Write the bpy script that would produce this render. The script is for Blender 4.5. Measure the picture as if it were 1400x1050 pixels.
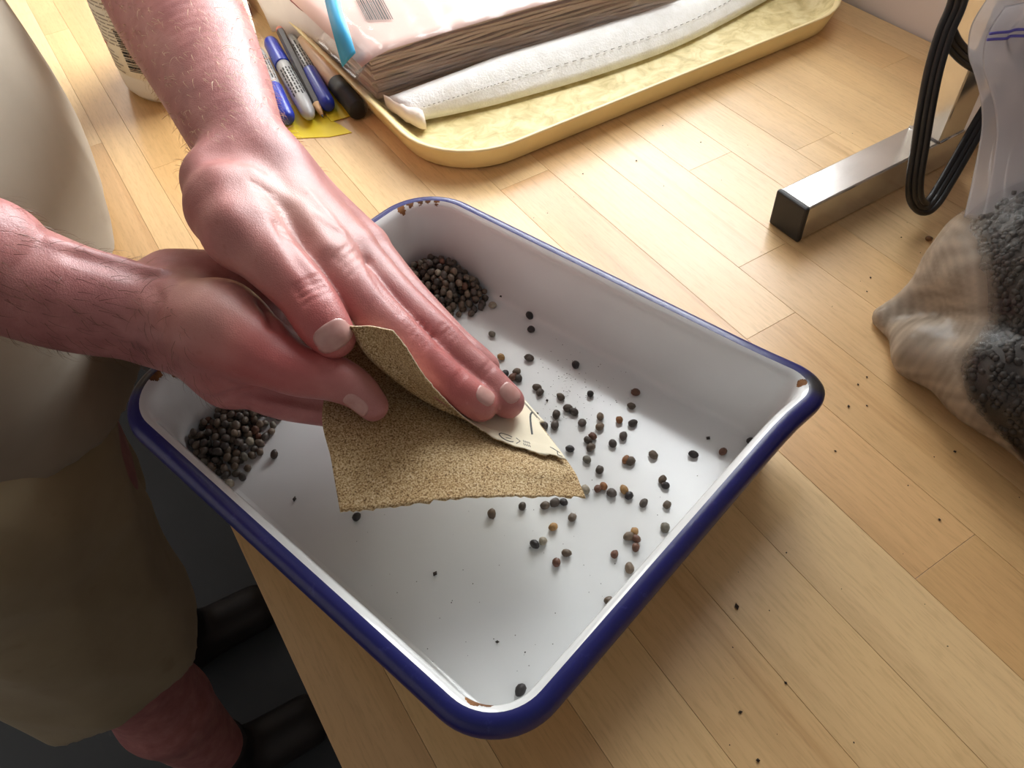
import bpy, bmesh, math, random
import numpy as np
from mathutils import Vector, Matrix

for o in list(bpy.data.objects): bpy.data.objects.remove(o)
scene = bpy.context.scene
COL = scene.collection
random.seed(7); RNG = np.random.default_rng(7)

# ------------------------------------------------------------------ camera
F_PX = 1093.0; CX, CY = 700.0, 525.0; H = 0.33          # metres above the table top (z = 0)
R = np.array([[0.84353785, 0.4345498, -0.3156111],
              [-0.53514307, 0.63033679, -0.56240325],
              [-0.04545093, 0.64330552, 0.76425926]])
CAMPOS = np.array([0.0, 0.0, H])
cam = bpy.data.cameras.new('camera'); cam_o = bpy.data.objects.new('camera', cam); COL.objects.link(cam_o)
cam.sensor_fit = 'HORIZONTAL'; cam.sensor_width = 36.0; cam.lens = 36.0 * F_PX / 1400.0
cam.clip_start = 0.01; cam.clip_end = 50
mw = Matrix([list(R[i]) + [CAMPOS[i]] for i in range(3)] + [[0, 0, 0, 1]])
cam_o.matrix_world = mw
scene.camera = cam_o

# ------------------------------------------------------------------ world, daylight, exposure
w = bpy.data.worlds.new('room_ambient'); scene.world = w; w.use_nodes = True
w.node_tree.nodes['Background'].inputs[0].default_value = (0.92, 0.95, 1.0, 1)
w.node_tree.nodes['Background'].inputs[1].default_value = 0.12
WIN1 = dict(y0=0.42, y1=1.38, z0=0.17, z1=1.15)         # window in the wall behind the table
WIN2 = dict(x0=0.16, x1=0.56, z0=0.45, z1=1.50)        # window in the end wall
WALL_X, WALL_Y = 0.6095, 2.10
def daylight(name, loc, rot, sx, sy, power, colr):
    l = bpy.data.lights.new(name, 'AREA'); l.shape = 'RECTANGLE'; l.size = sx; l.size_y = sy
    l.energy = power; l.color = colr
    o = bpy.data.objects.new(name, l); COL.objects.link(o); o.location = loc; o.rotation_euler = rot
    return o
daylight('daylight_front_window', (WALL_X + 0.10, (WIN1['y0'] + WIN1['y1']) / 2, (WIN1['z0'] + WIN1['z1']) / 2),
         (0, math.pi / 2, 0), WIN1['z1'] - WIN1['z0'], WIN1['y1'] - WIN1['y0'], 50.0, (0.97, 0.985, 1.0))
daylight('daylight_end_window', ((WIN2['x0'] + WIN2['x1']) / 2, WALL_Y + 0.10, (WIN2['z0'] + WIN2['z1']) / 2),
         (-math.pi / 2, 0, 0), WIN2['x1'] - WIN2['x0'], WIN2['z1'] - WIN2['z0'], 9.0, (1.0, 0.96, 0.90))
vs = scene.view_settings
vs.view_transform = 'Standard'; vs.look = 'None'; vs.gamma = 1.0; vs.use_curve_mapping = False
vs.exposure = 0.52

# ------------------------------------------------------------------ helpers
def at(u, v, z):
    """point of the place at height z that the photograph shows at pixel (u, v)"""
    d = R @ np.array([u - CX, CY - v, -F_PX]); return CAMPOS + d * ((z - H) / d[2])
def aty(u, v, y):
    d = R @ np.array([u - CX, CY - v, -F_PX]); return CAMPOS + d * (y / d[1])
def ats(pts): return np.array([at(*p) for p in pts])
def nrm(v): v = np.asarray(v, float); return v / (np.linalg.norm(v) + 1e-12)
def wloc(o):
    L = np.zeros(3)
    while o is not None: L += np.array(o.location); o = o.parent
    return L
def tag(o, label=None, cat=None, group=None, kind=None):
    if label: o['label'] = label
    if cat: o['category'] = cat
    if group: o['group'] = group
    if kind: o['kind'] = kind
    return o
def thing(name, loc, label=None, cat=None, group=None, kind=None):
    o = bpy.data.objects.new(name, None); o.empty_display_size = 0.02; COL.objects.link(o)
    o.location = [float(c) for c in loc]; return tag(o, label, cat, group, kind)
def mesh(name, verts, faces, mat, parent=None, smooth=True, origin=None):
    V = np.asarray(verts, float)
    if parent is not None: L = wloc(parent); loc = np.zeros(3)
    else:
        if origin is None: origin = [(V[:, 0].min() + V[:, 0].max()) / 2, (V[:, 1].min() + V[:, 1].max()) / 2, V[:, 2].min()]
        L = np.array(origin, float); loc = L
    me = bpy.data.meshes.new(name); me.from_pydata((V - L).tolist(), [], [tuple(int(i) for i in f) for f in faces]); me.update()
    if smooth: me.polygons.foreach_set('use_smooth', [True] * len(me.polygons))
    mats = mat if isinstance(mat, (list, tuple)) else [mat]
    for m in mats: me.materials.append(m)
    o = bpy.data.objects.new(name, me); COL.objects.link(o); o.location = [float(c) for c in loc]
    o.parent = parent
    return o
class MB:
    def __init__(s): s.v = []; s.f = []; s.n = 0
    def add(s, V, Fc):
        V = np.asarray(V, float); s.v.append(V); s.f += [tuple(i + s.n for i in f) for f in Fc]; s.n += len(V); return s
    def build(s, name, mat, parent=None, smooth=True, origin=None): return mesh(name, np.vstack(s.v), s.f, mat, parent, smooth, origin)
def box_vf(x0, x1, y0, y1, z0, z1, bev=0.0):
    if bev <= 0:
        V = [(x, y, z) for z in (z0, z1) for y in (y0, y1) for x in (x0, x1)]
        return V, [(0, 2, 3, 1), (4, 5, 7, 6), (0, 1, 5, 4), (2, 6, 7, 3), (0, 4, 6, 2), (1, 3, 7, 5)]
    bm = bmesh.new(); bmesh.ops.create_cube(bm, size=1)
    for v in bm.verts: v.co = Vector(((x0 + x1) / 2 + v.co.x * (x1 - x0), (y0 + y1) / 2 + v.co.y * (y1 - y0), (z0 + z1) / 2 + v.co.z * (z1 - z0)))
    bmesh.ops.bevel(bm, geom=list(bm.edges), offset=bev, segments=2, affect='EDGES', profile=0.5)
    bm.verts.ensure_lookup_table(); V = [tuple(v.co) for v in bm.verts]; Fc = [tuple(v.index for v in f.verts) for f in bm.faces]; bm.free()
    return V, Fc
def box(name, b, mat, parent=None, bev=0.0, smooth=False, origin=None):
    V, Fc = box_vf(*b, bev=bev); return mesh(name, V, Fc, mat, parent, smooth, origin)
def frame_path(P):
    P = np.asarray(P, float); T = np.gradient(P, axis=0); T /= np.linalg.norm(T, axis=1)[:, None] + 1e-12
    up = np.array([0, 0, 1.0]); 
    if abs(T[0] @ up) > 0.95: up = np.array([1.0, 0, 0])
    N = []; n = nrm(up - T[0] * (up @ T[0]))
    for t in T: n = nrm(n - t * (n @ t)); N.append(n)
    N = np.array(N); return T, N, np.cross(T, N)
def tube_vf(P, r, seg=12, cap=True):
    P = np.asarray(P, float); n = len(P); r = np.full(n, r) if np.isscalar(r) else np.asarray(r)
    T, N, B = frame_path(P); a = np.linspace(0, 2 * np.pi, seg, endpoint=False)
    V = (P[:, None] + r[:, None, None] * (np.cos(a)[None, :, None] * N[:, None] + np.sin(a)[None, :, None] * B[:, None])).reshape(-1, 3)
    Fc = [(i * seg + j, i * seg + (j + 1) % seg, (i + 1) * seg + (j + 1) % seg, (i + 1) * seg + j) for i in range(n - 1) for j in range(seg)]
    if cap: Fc += [tuple(range(seg))[::-1], tuple((n - 1) * seg + j for j in range(seg))]
    return V, Fc
def loft_vf(loops, closed=True, cap0=False, cap1=False):
    L = np.asarray(loops, float); n, s = L.shape[:2]; V = L.reshape(-1, 3); e = s if closed else s - 1
    Fc = [(i * s + j, i * s + (j + 1) % s, (i + 1) * s + (j + 1) % s, (i + 1) * s + j) for i in range(n - 1) for j in range(e)]
    if cap0: Fc.append(tuple(range(s))[::-1])
    if cap1: Fc.append(tuple((n - 1) * s + j for j in range(s)))
    return V, Fc
def spline(P, n):
    """Catmull-Rom through the points"""
    P = np.asarray(P, float); Q = np.vstack([2 * P[0] - P[1], P, 2 * P[-1] - P[-2]]); out = []
    for t in np.linspace(0, len(P) - 1 - 1e-9, n):
        i = int(t); f = t - i; a, b, c, d = Q[i:i + 4]
        out.append(0.5 * (2 * b + (c - a) * f + (2 * a - 5 * b + 4 * c - d) * f * f + (-a + 3 * b - 3 * c + d) * f ** 3))
    return np.array(out)
def sheet_vf(G, th):
    """solid thin sheet from a grid of points G[n, m, 3]; th thickness, downwards along the normal"""
    G = np.asarray(G, float); n, m = G.shape[:2]
    du = np.gradient(G, axis=0); dv = np.gradient(G, axis=1); N = np.cross(du, dv); N /= np.linalg.norm(N, axis=2)[:, :, None] + 1e-12
    V = np.vstack([G.reshape(-1, 3), (G - N * th).reshape(-1, 3)]); o = n * m; Fc = []
    for i in range(n - 1):
        for j in range(m - 1):
            a, b, c, d = i * m + j, (i + 1) * m + j, (i + 1) * m + j + 1, i * m + j + 1
            Fc += [(a, b, c, d), (o + a, o + d, o + c, o + b)]
    for i in range(n - 1):
        Fc += [(i * m, o + i * m, o + (i + 1) * m, (i + 1) * m), (i * m + m - 1, (i + 1) * m + m - 1, o + (i + 1) * m + m - 1, o + i * m + m - 1)]
    for j in range(m - 1):
        Fc += [(j, j + 1, o + j + 1, o + j), ((n - 1) * m + j, o + (n - 1) * m + j, o + (n - 1) * m + j + 1, (n - 1) * m + j + 1)]
    return V, Fc, N

# ------------------------------------------------------------------ materials
def srgb(r, g, b):
    f = lambda c: (c / 255 / 12.92) if c <= 10 else ((c / 255 + 0.055) / 1.055) ** 2.4
    return (f(r), f(g), f(b), 1)
class NT:
    def __init__(s, name):
        s.m = bpy.data.materials.new(name); s.m.use_nodes = True; s.t = s.m.node_tree; s.b = s.t.nodes['Principled BSDF']; s.out = s.t.nodes['Material Output']
    def n(s, typ, **kw):
        nd = s.t.nodes.new(typ)
        for k, v in kw.items():
            if k.startswith('i_'):
                key = k[2:]; key = int(key) if key.isdigit() else key.replace('_', ' ')
                if hasattr(v, 'is_output') or isinstance(v, bpy.types.NodeSocket): s.t.links.new(v, nd.inputs[key])
                else: nd.inputs[key].default_value = v
            else: setattr(nd, k, v)
        return nd
    def l(s, a, b): s.t.links.new(a, b)
    def noise(s, scale, detail=4, vec=None, rough=0.55, dist=0.0):
        nd = s.n('ShaderNodeTexNoise'); nd.inputs['Scale'].default_value = scale; nd.inputs['Detail'].default_value = detail
        nd.inputs['Roughness'].default_value = rough; nd.inputs['Distortion'].default_value = dist
        if vec is not None: s.l(vec, nd.inputs['Vector'])
        return nd.outputs['Fac']
    def ramp(s, fac, stops):
        nd = s.n('ShaderNodeValToRGB'); s.l(fac, nd.inputs[0]); e = nd.color_ramp.elements
        while len(e) < len(stops): e.new(0.5)
        for el, (p, c) in zip(e, stops): el.position = p; el.color = c if len(c) == 4 else (*c, 1)
        return nd.outputs[0]
    def mix(s, fac, a, b, blend='MIX'):
        nd = s.n('ShaderNodeMix', data_type='RGBA', blend_type=blend)
        for sock, v in ((nd.inputs[0], fac), (nd.inputs[6], a), (nd.inputs[7], b)):
            if isinstance(v, bpy.types.NodeSocket): s.l(v, sock)
            else: sock.default_value = v
        return nd.outputs[2]
    def math(s, op, a, b=0.0, clamp=False):
        nd = s.n('ShaderNodeMath', operation=op, use_clamp=clamp)
        for sock, v in ((nd.inputs[0], a), (nd.inputs[1], b)):
            if isinstance(v, bpy.types.NodeSocket): s.l(v, sock)
            else: sock.default_value = v
        return nd.outputs[0]
    def bump(s, h, strength, dist=0.001, normal=None):
        nd = s.n('ShaderNodeBump'); nd.inputs['Strength'].default_value = strength; nd.inputs['Distance'].default_value = dist
        s.l(h, nd.inputs['Height'])
        if normal is not None: s.l(normal, nd.inputs['Normal'])
        s.l(nd.outputs[0], s.b.inputs['Normal']); return nd.outputs[0]
    def set(s, **kw):
        for k, v in kw.items():
            sock = s.b.inputs[k.replace('_', ' ')]
            if isinstance(v, bpy.types.NodeSocket): s.l(v, sock)
            else: sock.default_value = v
        return s
    def pos(s): return s.n('ShaderNodeNewGeometry').outputs['Position']
    def scaled(s, v, sc, loc=(0, 0, 0), rot=(0, 0, 0)):
        nd = s.n('ShaderNodeMapping'); s.l(v, nd.inputs[0]); nd.inputs['Scale'].default_value = sc; nd.inputs['Location'].default_value = loc; nd.inputs['Rotation'].default_value = rot
        return nd.outputs[0]
    def attr(s, name): return s.n('ShaderNodeAttribute', attribute_name=name).outputs['Fac']
    def spot(s, c, r, soft=0.5):
        """1 near the point c (world), fading to 0 at radius r"""
        nd = s.n('ShaderNodeVectorMath', operation='DISTANCE'); s.l(s.pos(), nd.inputs[0]); nd.inputs[1].default_value = [float(x) for x in c]
        mr = s.n('ShaderNodeMapRange'); s.l(nd.outputs['Value'], mr.inputs[0]); mr.inputs[1].default_value = r; mr.inputs[2].default_value = r * soft; return mr.outputs[0]
def plain(name, c, rough=0.5, noise=0.0, nscale=40, bump=0.0, bscale=200, metal=0.0, spec=0.5, **kw):
    t = NT(name); t.set(Roughness=rough, Metallic=metal, Specular_IOR_Level=spec, **kw)
    if noise > 0:
        f = t.noise(nscale, 5, t.pos()); d = tuple(x * (1 - noise) for x in c[:3]) + (1,); e = tuple(min(1, x * (1 + noise)) for x in c[:3]) + (1,)
        t.set(Base_Color=t.ramp(f, [(0.3, d), (0.7, e)]))
    else: t.set(Base_Color=c)
    if bump > 0: t.bump(t.noise(bscale, 3, t.pos()), bump, 0.0006)
    return t.m

# wood of the table: object colour gives each plank its own tone
def wood_mat():
    t = NT('maple_plank'); p = t.pos(); oi = t.n('ShaderNodeObjectInfo')
    off = t.n('ShaderNodeCombineXYZ'); t.l(t.math('MULTIPLY', oi.outputs['Random'], 13.0), off.inputs[0]); t.l(t.math('MULTIPLY', oi.outputs['Random'], 31.0), off.inputs[1])
    add = t.n('ShaderNodeVectorMath', operation='ADD'); t.l(p, add.inputs[0]); t.l(off.outputs[0], add.inputs[1]); q = add.outputs[0]
    broad = t.noise(1.0, 4, t.scaled(q, (26, 2.2, 8)), 0.5, 0.6)
    fine = t.noise(1.0, 6, t.scaled(q, (420, 14, 60)), 0.6, 0.2)
    fleck = t.noise(1.0, 2, t.scaled(q, (900, 90, 100)), 0.6)
    c = t.mix(0.6, oi.outputs['Color'], t.ramp(broad, [(0.25, (0.70, 0.64, 0.56)), (0.5, (0.97, 0.95, 0.92)), (0.78, (1.12, 1.13, 1.10))]), 'MULTIPLY')
    c = t.mix(0.26, c, t.ramp(fine, [(0.3, (0.66, 0.58, 0.5)), (0.55, (1, 1, 1))]), 'MULTIPLY')
    c = t.mix(0.15, c, t.ramp(fleck, [(0.36, (0.45, 0.34, 0.24)), (0.48, (1, 1, 1))]), 'MULTIPLY')
    streak = t.ramp(t.noise(1.0, 2, t.scaled(q, (75, 1.6, 8)), 0.5, 0.5), [(0.66, (1, 1, 1)), (0.72, (0.78, 0.68, 0.58)), (0.78, (1, 1, 1))])
    c = t.mix(0.55, c, streak, 'MULTIPLY')
    dirt = t.ramp(t.noise(9, 5, p), [(0.60, (1, 1, 1)), (0.80, (0.80, 0.78, 0.76))])
    c = t.mix(0.5, c, dirt, 'MULTIPLY')
    rr = t.n('ShaderNodeMapRange'); t.l(t.noise(14, 4, p), rr.inputs[0]); rr.inputs[3].default_value = 0.24; rr.inputs[4].default_value = 0.42
    t.set(Base_Color=c, Roughness=rr.outputs[0], Specular_IOR_Level=0.55)
    t.bump(fine, 0.05, 0.0004); return t.m
WOOD = wood_mat()
M_WALL = plain('painted_wall', srgb(236, 226, 220), 0.85, 0.03, 4, 0.1, 180)
M_FLOOR = plain('grey_floor', srgb(62, 66, 68), 0.6, 0.15, 3)
M_WINF = plain('white_window_paint', srgb(232, 230, 224), 0.45)
def film_mat(name, tint, white=0.08, rough=0.08, gl=0.5, wcol=(0.9, 0.9, 0.92, 1), bump=0.0, bs=90):
    """clear plastic film: mostly see-through, glossy at grazing angles, slightly milky"""
    t = NT(name); n = t.t.nodes; n.remove(t.b)
    tr = t.n('ShaderNodeBsdfTransparent'); tr.inputs[0].default_value = (*tint, 1)
    df = t.n('ShaderNodeBsdfDiffuse'); df.inputs[0].default_value = wcol
    tl = t.n('ShaderNodeBsdfTranslucent'); tl.inputs[0].default_value = wcol
    dm = t.n('ShaderNodeMixShader'); dm.inputs[0].default_value = 0.4; t.l(df.outputs[0], dm.inputs[1]); t.l(tl.outputs[0], dm.inputs[2])
    m1 = t.n('ShaderNodeMixShader'); t.l(tr.outputs[0], m1.inputs[1]); t.l(dm.outputs[0], m1.inputs[2])
    if isinstance(white, str): t.l(t.attr(white), m1.inputs[0])
    else: m1.inputs[0].default_value = white
    gg = t.n('ShaderNodeBsdfGlossy'); gg.inputs['Roughness'].default_value = rough
    fr = t.n('ShaderNodeLayerWeight'); fr.inputs[0].default_value = 0.35
    mm = t.math('MULTIPLY', fr.outputs['Fresnel'], gl)
    m2 = t.n('ShaderNodeMixShader'); t.l(mm, m2.inputs[0]); t.l(m1.outputs[0], m2.inputs[1]); t.l(gg.outputs[0], m2.inputs[2])
    if bump:
        b = t.n('ShaderNodeBump'); b.inputs['Strength'].default_value = bump; b.inputs['Distance'].default_value = 0.002
        t.l(t.noise(bs, 3, t.pos(), dist=1.0), b.inputs['Height']); t.l(b.outputs[0], gg.inputs['Normal']); t.l(b.outputs[0], fr.inputs['Normal'])
    t.l(m2.outputs[0], t.out.inputs[0]); return t.m
M_PANE = film_mat('window_glass', (0.98, 0.99, 0.99), 0.0, 0.01, 0.6)

# ------------------------------------------------------------------ the room
o = box('floor', (-2.6, WALL_X + 0.1, -2.0, WALL_Y + 0.1, -0.95, -0.90), M_FLOOR); o['kind'] = 'structure'
def wall_with_hole(name, axis, c, th, a0, a1, z0, z1, h):
    m = MB(); ha, hb, hz0, hz1 = h
    for (p0, p1, q0, q1) in ((a0, ha, z0, z1), (hb, a1, z0, z1), (ha, hb, z0, hz0), (ha, hb, hz1, z1)):
        if axis == 'x': m.add(*box_vf(c, c + th, p0, p1, q0, q1))
        else: m.add(*box_vf(p0, p1, c, c + th, q0, q1))
    o = m.build(name, M_WALL, None, False); o['kind'] = 'structure'; return o
wall_with_hole('wall_right', 'x', WALL_X, 0.09, -2.0, WALL_Y, -0.90, 1.7, (WIN1['y0'], WIN1['y1'], WIN1['z0'], WIN1['z1']))
for nm, b in (('wall_left', (-2.69, -2.6, -2.0, WALL_Y, -0.90, 1.7)), ('wall_front', (-2.6, WALL_X + .09, -2.09, -2.0, -0.90, 1.7))):
    o = box(nm, b, M_WALL); o['kind'] = 'structure'
wall_with_hole('wall_back', 'y', WALL_Y, 0.09, -2.6, WALL_X + 0.09, -0.90, 1.7, (WIN2['x0'], WIN2['x1'], WIN2['z0'], WIN2['z1']))
def window(name, axis, c, a0, a1, z0, z1):
    root = thing(name, (c, a0, z0) if axis == 'x' else (a0, c, z0), kind='structure')
    def bb(p0, p1, q0, q1, d0, d1): return (c + d0, c + d1, p0, p1, q0, q1) if axis == 'x' else (p0, p1, c + d0, c + d1, q0, q1)
    t = 0.035
    for nm, r in (('frame_side', (a0, a0 + t, z0, z1)), ('frame_side', (a1 - t, a1, z0, z1)), ('frame_rail', (a0 + t, a1 - t, z0, z0 + t)), ('frame_rail', (a0 + t, a1 - t, z1 - t, z1)),
                  ('mullion', ((a0 + a1) / 2 - 0.012, (a0 + a1) / 2 + 0.012, z0 + t, z1 - t))):
        box(nm, bb(*r, 0.03, 0.07), M_WINF, root, 0.002)
    box('pane', bb(a0 + t, a1 - t, z0 + t, z1 - t, 0.048, 0.052), M_PANE, root)
window('window_1', 'x', WALL_X, WIN1['y0'], WIN1['y1'], WIN1['z0'], WIN1['z1'])
window('window_2', 'y', WALL_Y, WIN2['x0'], WIN2['x1'], WIN2['z0'], WIN2['z1'])

# ------------------------------------------------------------------ the work table, plank by plank
table = thing('work_table', (0.29, 0.6, -0.90), 'varnished light maple work table built of narrow planks along the wall', 'table')
TX0, TX1, TY0, TY1, TTH = -0.0225, 0.6065, -0.75, 1.95, 0.036
rows = [-0.0225, 0.0085, 0.0300, 0.0655, 0.1045, 0.1430, 0.1828, 0.2220, 0.2615, 0.2985, 0.338, 0.377, 0.413, 0.451, 0.505, 0.545, 0.578, 0.6065]
butts = {0: [-.3, .62, 1.3], 1: [.05, .83, 1.4], 2: [-.2, .562, 1.2], 3: [-.45, .70, 1.25], 4: [-.12, .90, 1.5], 5: [-.3, .60, 1.22], 6: [-.25, .66, 1.34], 7: [.0485, .3928, .98, 1.6],
         8: [-.5, .196, .74, 1.4], 9: [-.2, .2427, .86, 1.5], 10: [-.4, .335, .97], 11: [-.15, .52, 1.2], 12: [-.38, .31, .79, 1.4], 13: [-.1, .58, 1.2], 14: [-.35, .46, 1.1], 15: [-.2, .35, 1.0], 16: [-.4, .55, 1.3]}
tones = [srgb(230, 194, 142), srgb(224, 184, 130), srgb(232, 196, 144), srgb(228, 190, 136), srgb(220, 178, 122), srgb(232, 196, 144), srgb(236, 204, 154)]
special = {(7, 0): srgb(208, 160, 100), (7, 1): srgb(218, 168, 110), (6, 1): srgb(232, 198, 146), (5, 1): srgb(226, 190, 136), (4, 1): srgb(218, 178, 122), (8, 0): srgb(216, 170, 112), (8, 1): srgb(212, 166, 108),
           (8, 2): srgb(232, 192, 140), (9, 1): srgb(228, 186, 132), (9, 2): srgb(232, 194, 142), (0, 1): srgb(214, 170, 114), (1, 1): srgb(228, 188, 130), (1, 0): srgb(214, 170, 114), (2, 1): srgb(210, 164, 104), (2, 2): srgb(212, 168, 108), (3, 1): srgb(230, 192, 134)}
for r in range(len(rows) - 1):
    ys = [TY0] + butts[r] + [TY1]
    for k in range(len(ys) - 1):
        g = 0.00007
        pl = box('plank', (rows[r] + g, rows[r + 1] - g, ys[k] + g, ys[k + 1] - g, -TTH, 0.0), WOOD, table, 0.00014)
        pl.color = tuple(c * .68 + m_ * .32 for c, m_ in zip(special.get((r, k), tones[(r * 5 + k * 3) % 7]), srgb(234, 198, 146)))
for nm, b in (('apron', (0.02, 0.045, -0.65, 1.85, -0.13, -TTH)), ('apron', (0.555, 0.58, -0.65, 1.85, -0.13, -TTH)),
              ('leg', (0.02, 0.08, -0.65, -0.59, -0.90, -0.13)), ('leg', (0.52, 0.58, -0.65, -0.59, -0.90, -0.13)),
              ('leg', (0.02, 0.08, 1.79, 1.85, -0.90, -0.13)), ('leg', (0.52, 0.58, 1.79, 1.85, -0.90, -0.13))):
    o = box(nm, b, WOOD, table, 0.002); o.color = tones[4]

# ------------------------------------------------------------------ enamel tray
TC = np.array([[-0.0468, 0.3112], [0.1583, 0.3714], [0.2378, 0.1290], [0.0257, 0.0724]])    # rim corners: left, back, spout, front
def tray_outline(off, spout, rad):
    """closed rounded outline, pushed outwards by off; the corner with the spout is drawn out to a lip"""
    n = 4; pts = []
    E = [nrm(TC[(i + 1) % n] - TC[i]) for i in range(n)]; NO = [np.array([-e[1], e[0]]) for e in E]     # outward normals (clockwise polygon)
    for i in range(n):
        e0, e1 = E[i - 1], E[i]; n0, n1 = NO[i - 1], NO[i]
        A = np.array([n0, n1]); c = np.linalg.solve(A, [n0 @ TC[i] + off, n1 @ TC[i] + off])
        r = max(0.004, rad[i] + off); half = math.tan(math.acos(max(-1, min(1, e0 @ e1))) / 2)
        cen = np.linalg.solve(A, [n0 @ TC[i] + off - r, n1 @ TC[i] + off - r])
        a0 = math.atan2(n0[1], n0[0]); a1 = math.atan2(n1[1], n1[0])
        while a1 > a0: a1 -= 2 * math.pi
        for t in np.linspace(0, 1, 15): a = a0 + (a1 - a0) * t; pts.append(cen + r * np.array([math.cos(a), math.sin(a)]))
        nxt = None
        m = 16; p0 = pts[-1]
        nn0, nn1 = NO[i], NO[(i + 1) % n]; A2 = np.array([nn0, nn1]); r2 = max(0.004, rad[(i + 1) % n] + off)
        cen2 = np.linalg.solve(A2, [nn0 @ TC[(i + 1) % n] + off - r2, nn1 @ TC[(i + 1) % n] + off - r2]); p1 = cen2 + r2 * nn0
        for t in np.linspace(0, 1, m + 2)[1:-1]: pts.append(p0 + (p1 - p0) * t)
    P = np.array(pts)
    if spout > 0:
        d = np.linalg.norm(P - TC[2], axis=1); dirn = nrm(TC[2] - (TC[0] + TC[1] + TC[3]) / 3)
        P = P + dirn[None] * (spout * np.exp(-(d / 0.021) ** 2))[:, None]
    return P
RAD = (0.030, 0.034, 0.018, 0.028)
ZR = 0.0450
prof = [(-0.0190, 0.0012), (-0.0172, 0.0015), (-0.0157, 0.0025), (-0.0147, 0.0043), (-0.0142, 0.0070), (-0.0136, 0.0120), (-0.0120, 0.024), (-0.0106, 0.034), (-0.0097, 0.0400)]
bead = [(-0.0092 + 0.0056 * (1 - math.cos(a)), 0.0408 + 0.0058 * math.sin(a)) for a in np.linspace(0.12, math.pi * 1.42, 16)]
tray_loops = []
def ring(off, z):
    s = 0.0060 * min(1, max(0, (z - 0.005) / 0.038)) ** 2
    P = tray_outline(off, s, RAD); d = np.linalg.norm(P - TC[2], axis=1)
    return np.c_[P, z - 0.0015 * np.exp(-(d / 0.02) ** 2) * (z > 0.03)]
def enamel_mat():
    t = NT('white_enamel'); p = t.pos()
    rust = t.ramp(t.noise(120, 6, p), [(0.3, srgb(66, 40, 24)), (0.6, srgb(150, 98, 46)), (0.85, srgb(196, 150, 96))])
    m = None
    for c, r in ((at(548, 288, 0.0435), 0.005), (at(560, 282, 0.0435), 0.0055), (at(573, 278, 0.0435), 0.006), (at(586, 276, 0.0435), 0.006), (at(598, 279, 0.0435), 0.0045), (at(1098, 527, 0.042), 0.0045), (at(1106, 531, 0.042), 0.004), (at(648, 962, 0.042), 0.0055), (at(664, 968, 0.042), 0.0045), (at(205, 512, 0.044), 0.009), (at(238, 500, 0.043), 0.008)):
        s = t.spot(c, r, 0.3); m = s if m is None else t.math('MAXIMUM', m, s)
    msk = t.math('MULTIPLY', m, 1.0); n = t.noise(300, 6, p, 0.7)
    zn = t.n('ShaderNodeSeparateXYZ'); t.l(p, zn.inputs[0])
    hz = t.n('ShaderNodeMapRange'); t.l(zn.outputs[2], hz.inputs[0]); hz.inputs[1].default_value = 0.036; hz.inputs[2].default_value = 0.041
    f = t.math('MULTIPLY', t.math('MULTIPLY', t.math('GREATER_THAN', t.math('ADD', msk, n), 0.90), hz.outputs[0]), t.math('GREATER_THAN', msk, 0.02))
    base = t.mix(0.5, srgb(226, 227, 226), t.ramp(t.noise(35, 5, p), [(0.35, (1, 1, 1)), (0.7, (0.94, 0.94, 0.94))]), 'MULTIPLY')
    scuff = t.ramp(t.noise(1.0, 5, t.scaled(p, (240, 140, 140)), 0.7), [(0.70, (1, 1, 1)), (0.76, (0.55, 0.52, 0.5))])
    base = t.mix(0.25, base, scuff, 'MULTIPLY')
    t.set(Base_Color=t.mix(f, base, rust), Roughness=t.math('ADD', 0.14, t.math('MULTIPLY', f, 0.6)), Specular_IOR_Level=0.5)
    t.bump(f, 0.6, 0.0004); return t.m
def blue_mat():
    t = NT('cobalt_enamel'); p = t.pos()
    wear = t.ramp(t.noise(170, 6, p, 0.7), [(0.60, srgb(28, 30, 100)), (0.72, srgb(60, 62, 128)), (0.80, srgb(128, 130, 150))])
    s = t.math('MAXIMUM', t.spot(at(1122, 522, 0.046), 0.011, 0.4), t.spot(at(192, 520, 0.046), 0.010, 0.4))
    t.set(Base_Color=t.mix(s, wear, srgb(44, 42, 44)), Roughness=0.30); t.bump(t.noise(90, 3, p), 0.06, 0.001); return t.m
M_ENAMEL, M_BLUE = enamel_mat(), blue_mat()
tray = thing('enamel_tray', ((TC[:, 0].mean()), TC[:, 1].mean(), 0.0), 'white enamel tray with blue rolled rim and pouring lip on the table', 'tray')
loops = [ring(o_, z_) for o_, z_ in prof + bead[:5]]
V, Fc = loft_vf(loops, True)
cen = loops[0].mean(axis=0); k = 8
inner = [cen + (loops[0] - cen) * s for s in np.linspace(0.02, 1, k)[:-1]]
for L_ in inner: L_[:, 2] = 0.0012
V2, F2 = loft_vf(inner + [loops[0]], True, cap0=True)
mb = MB().add(V, Fc).add(V2, F2)
und = [ring(o_ + 0.0009, z_ - 0.0008) for o_, z_ in prof]
V3, F3 = loft_vf(und[::-1], True, cap1=True); mb.add(V3, F3)
body = mb.build('tray_body', M_ENAMEL, tray)
V, Fc = loft_vf([ring(o_, z_) for o_, z_ in bead[4:]], True)
mesh('blue_rim', V, Fc, M_BLUE, tray)
FLOOR_Z = 0.0013

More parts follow.
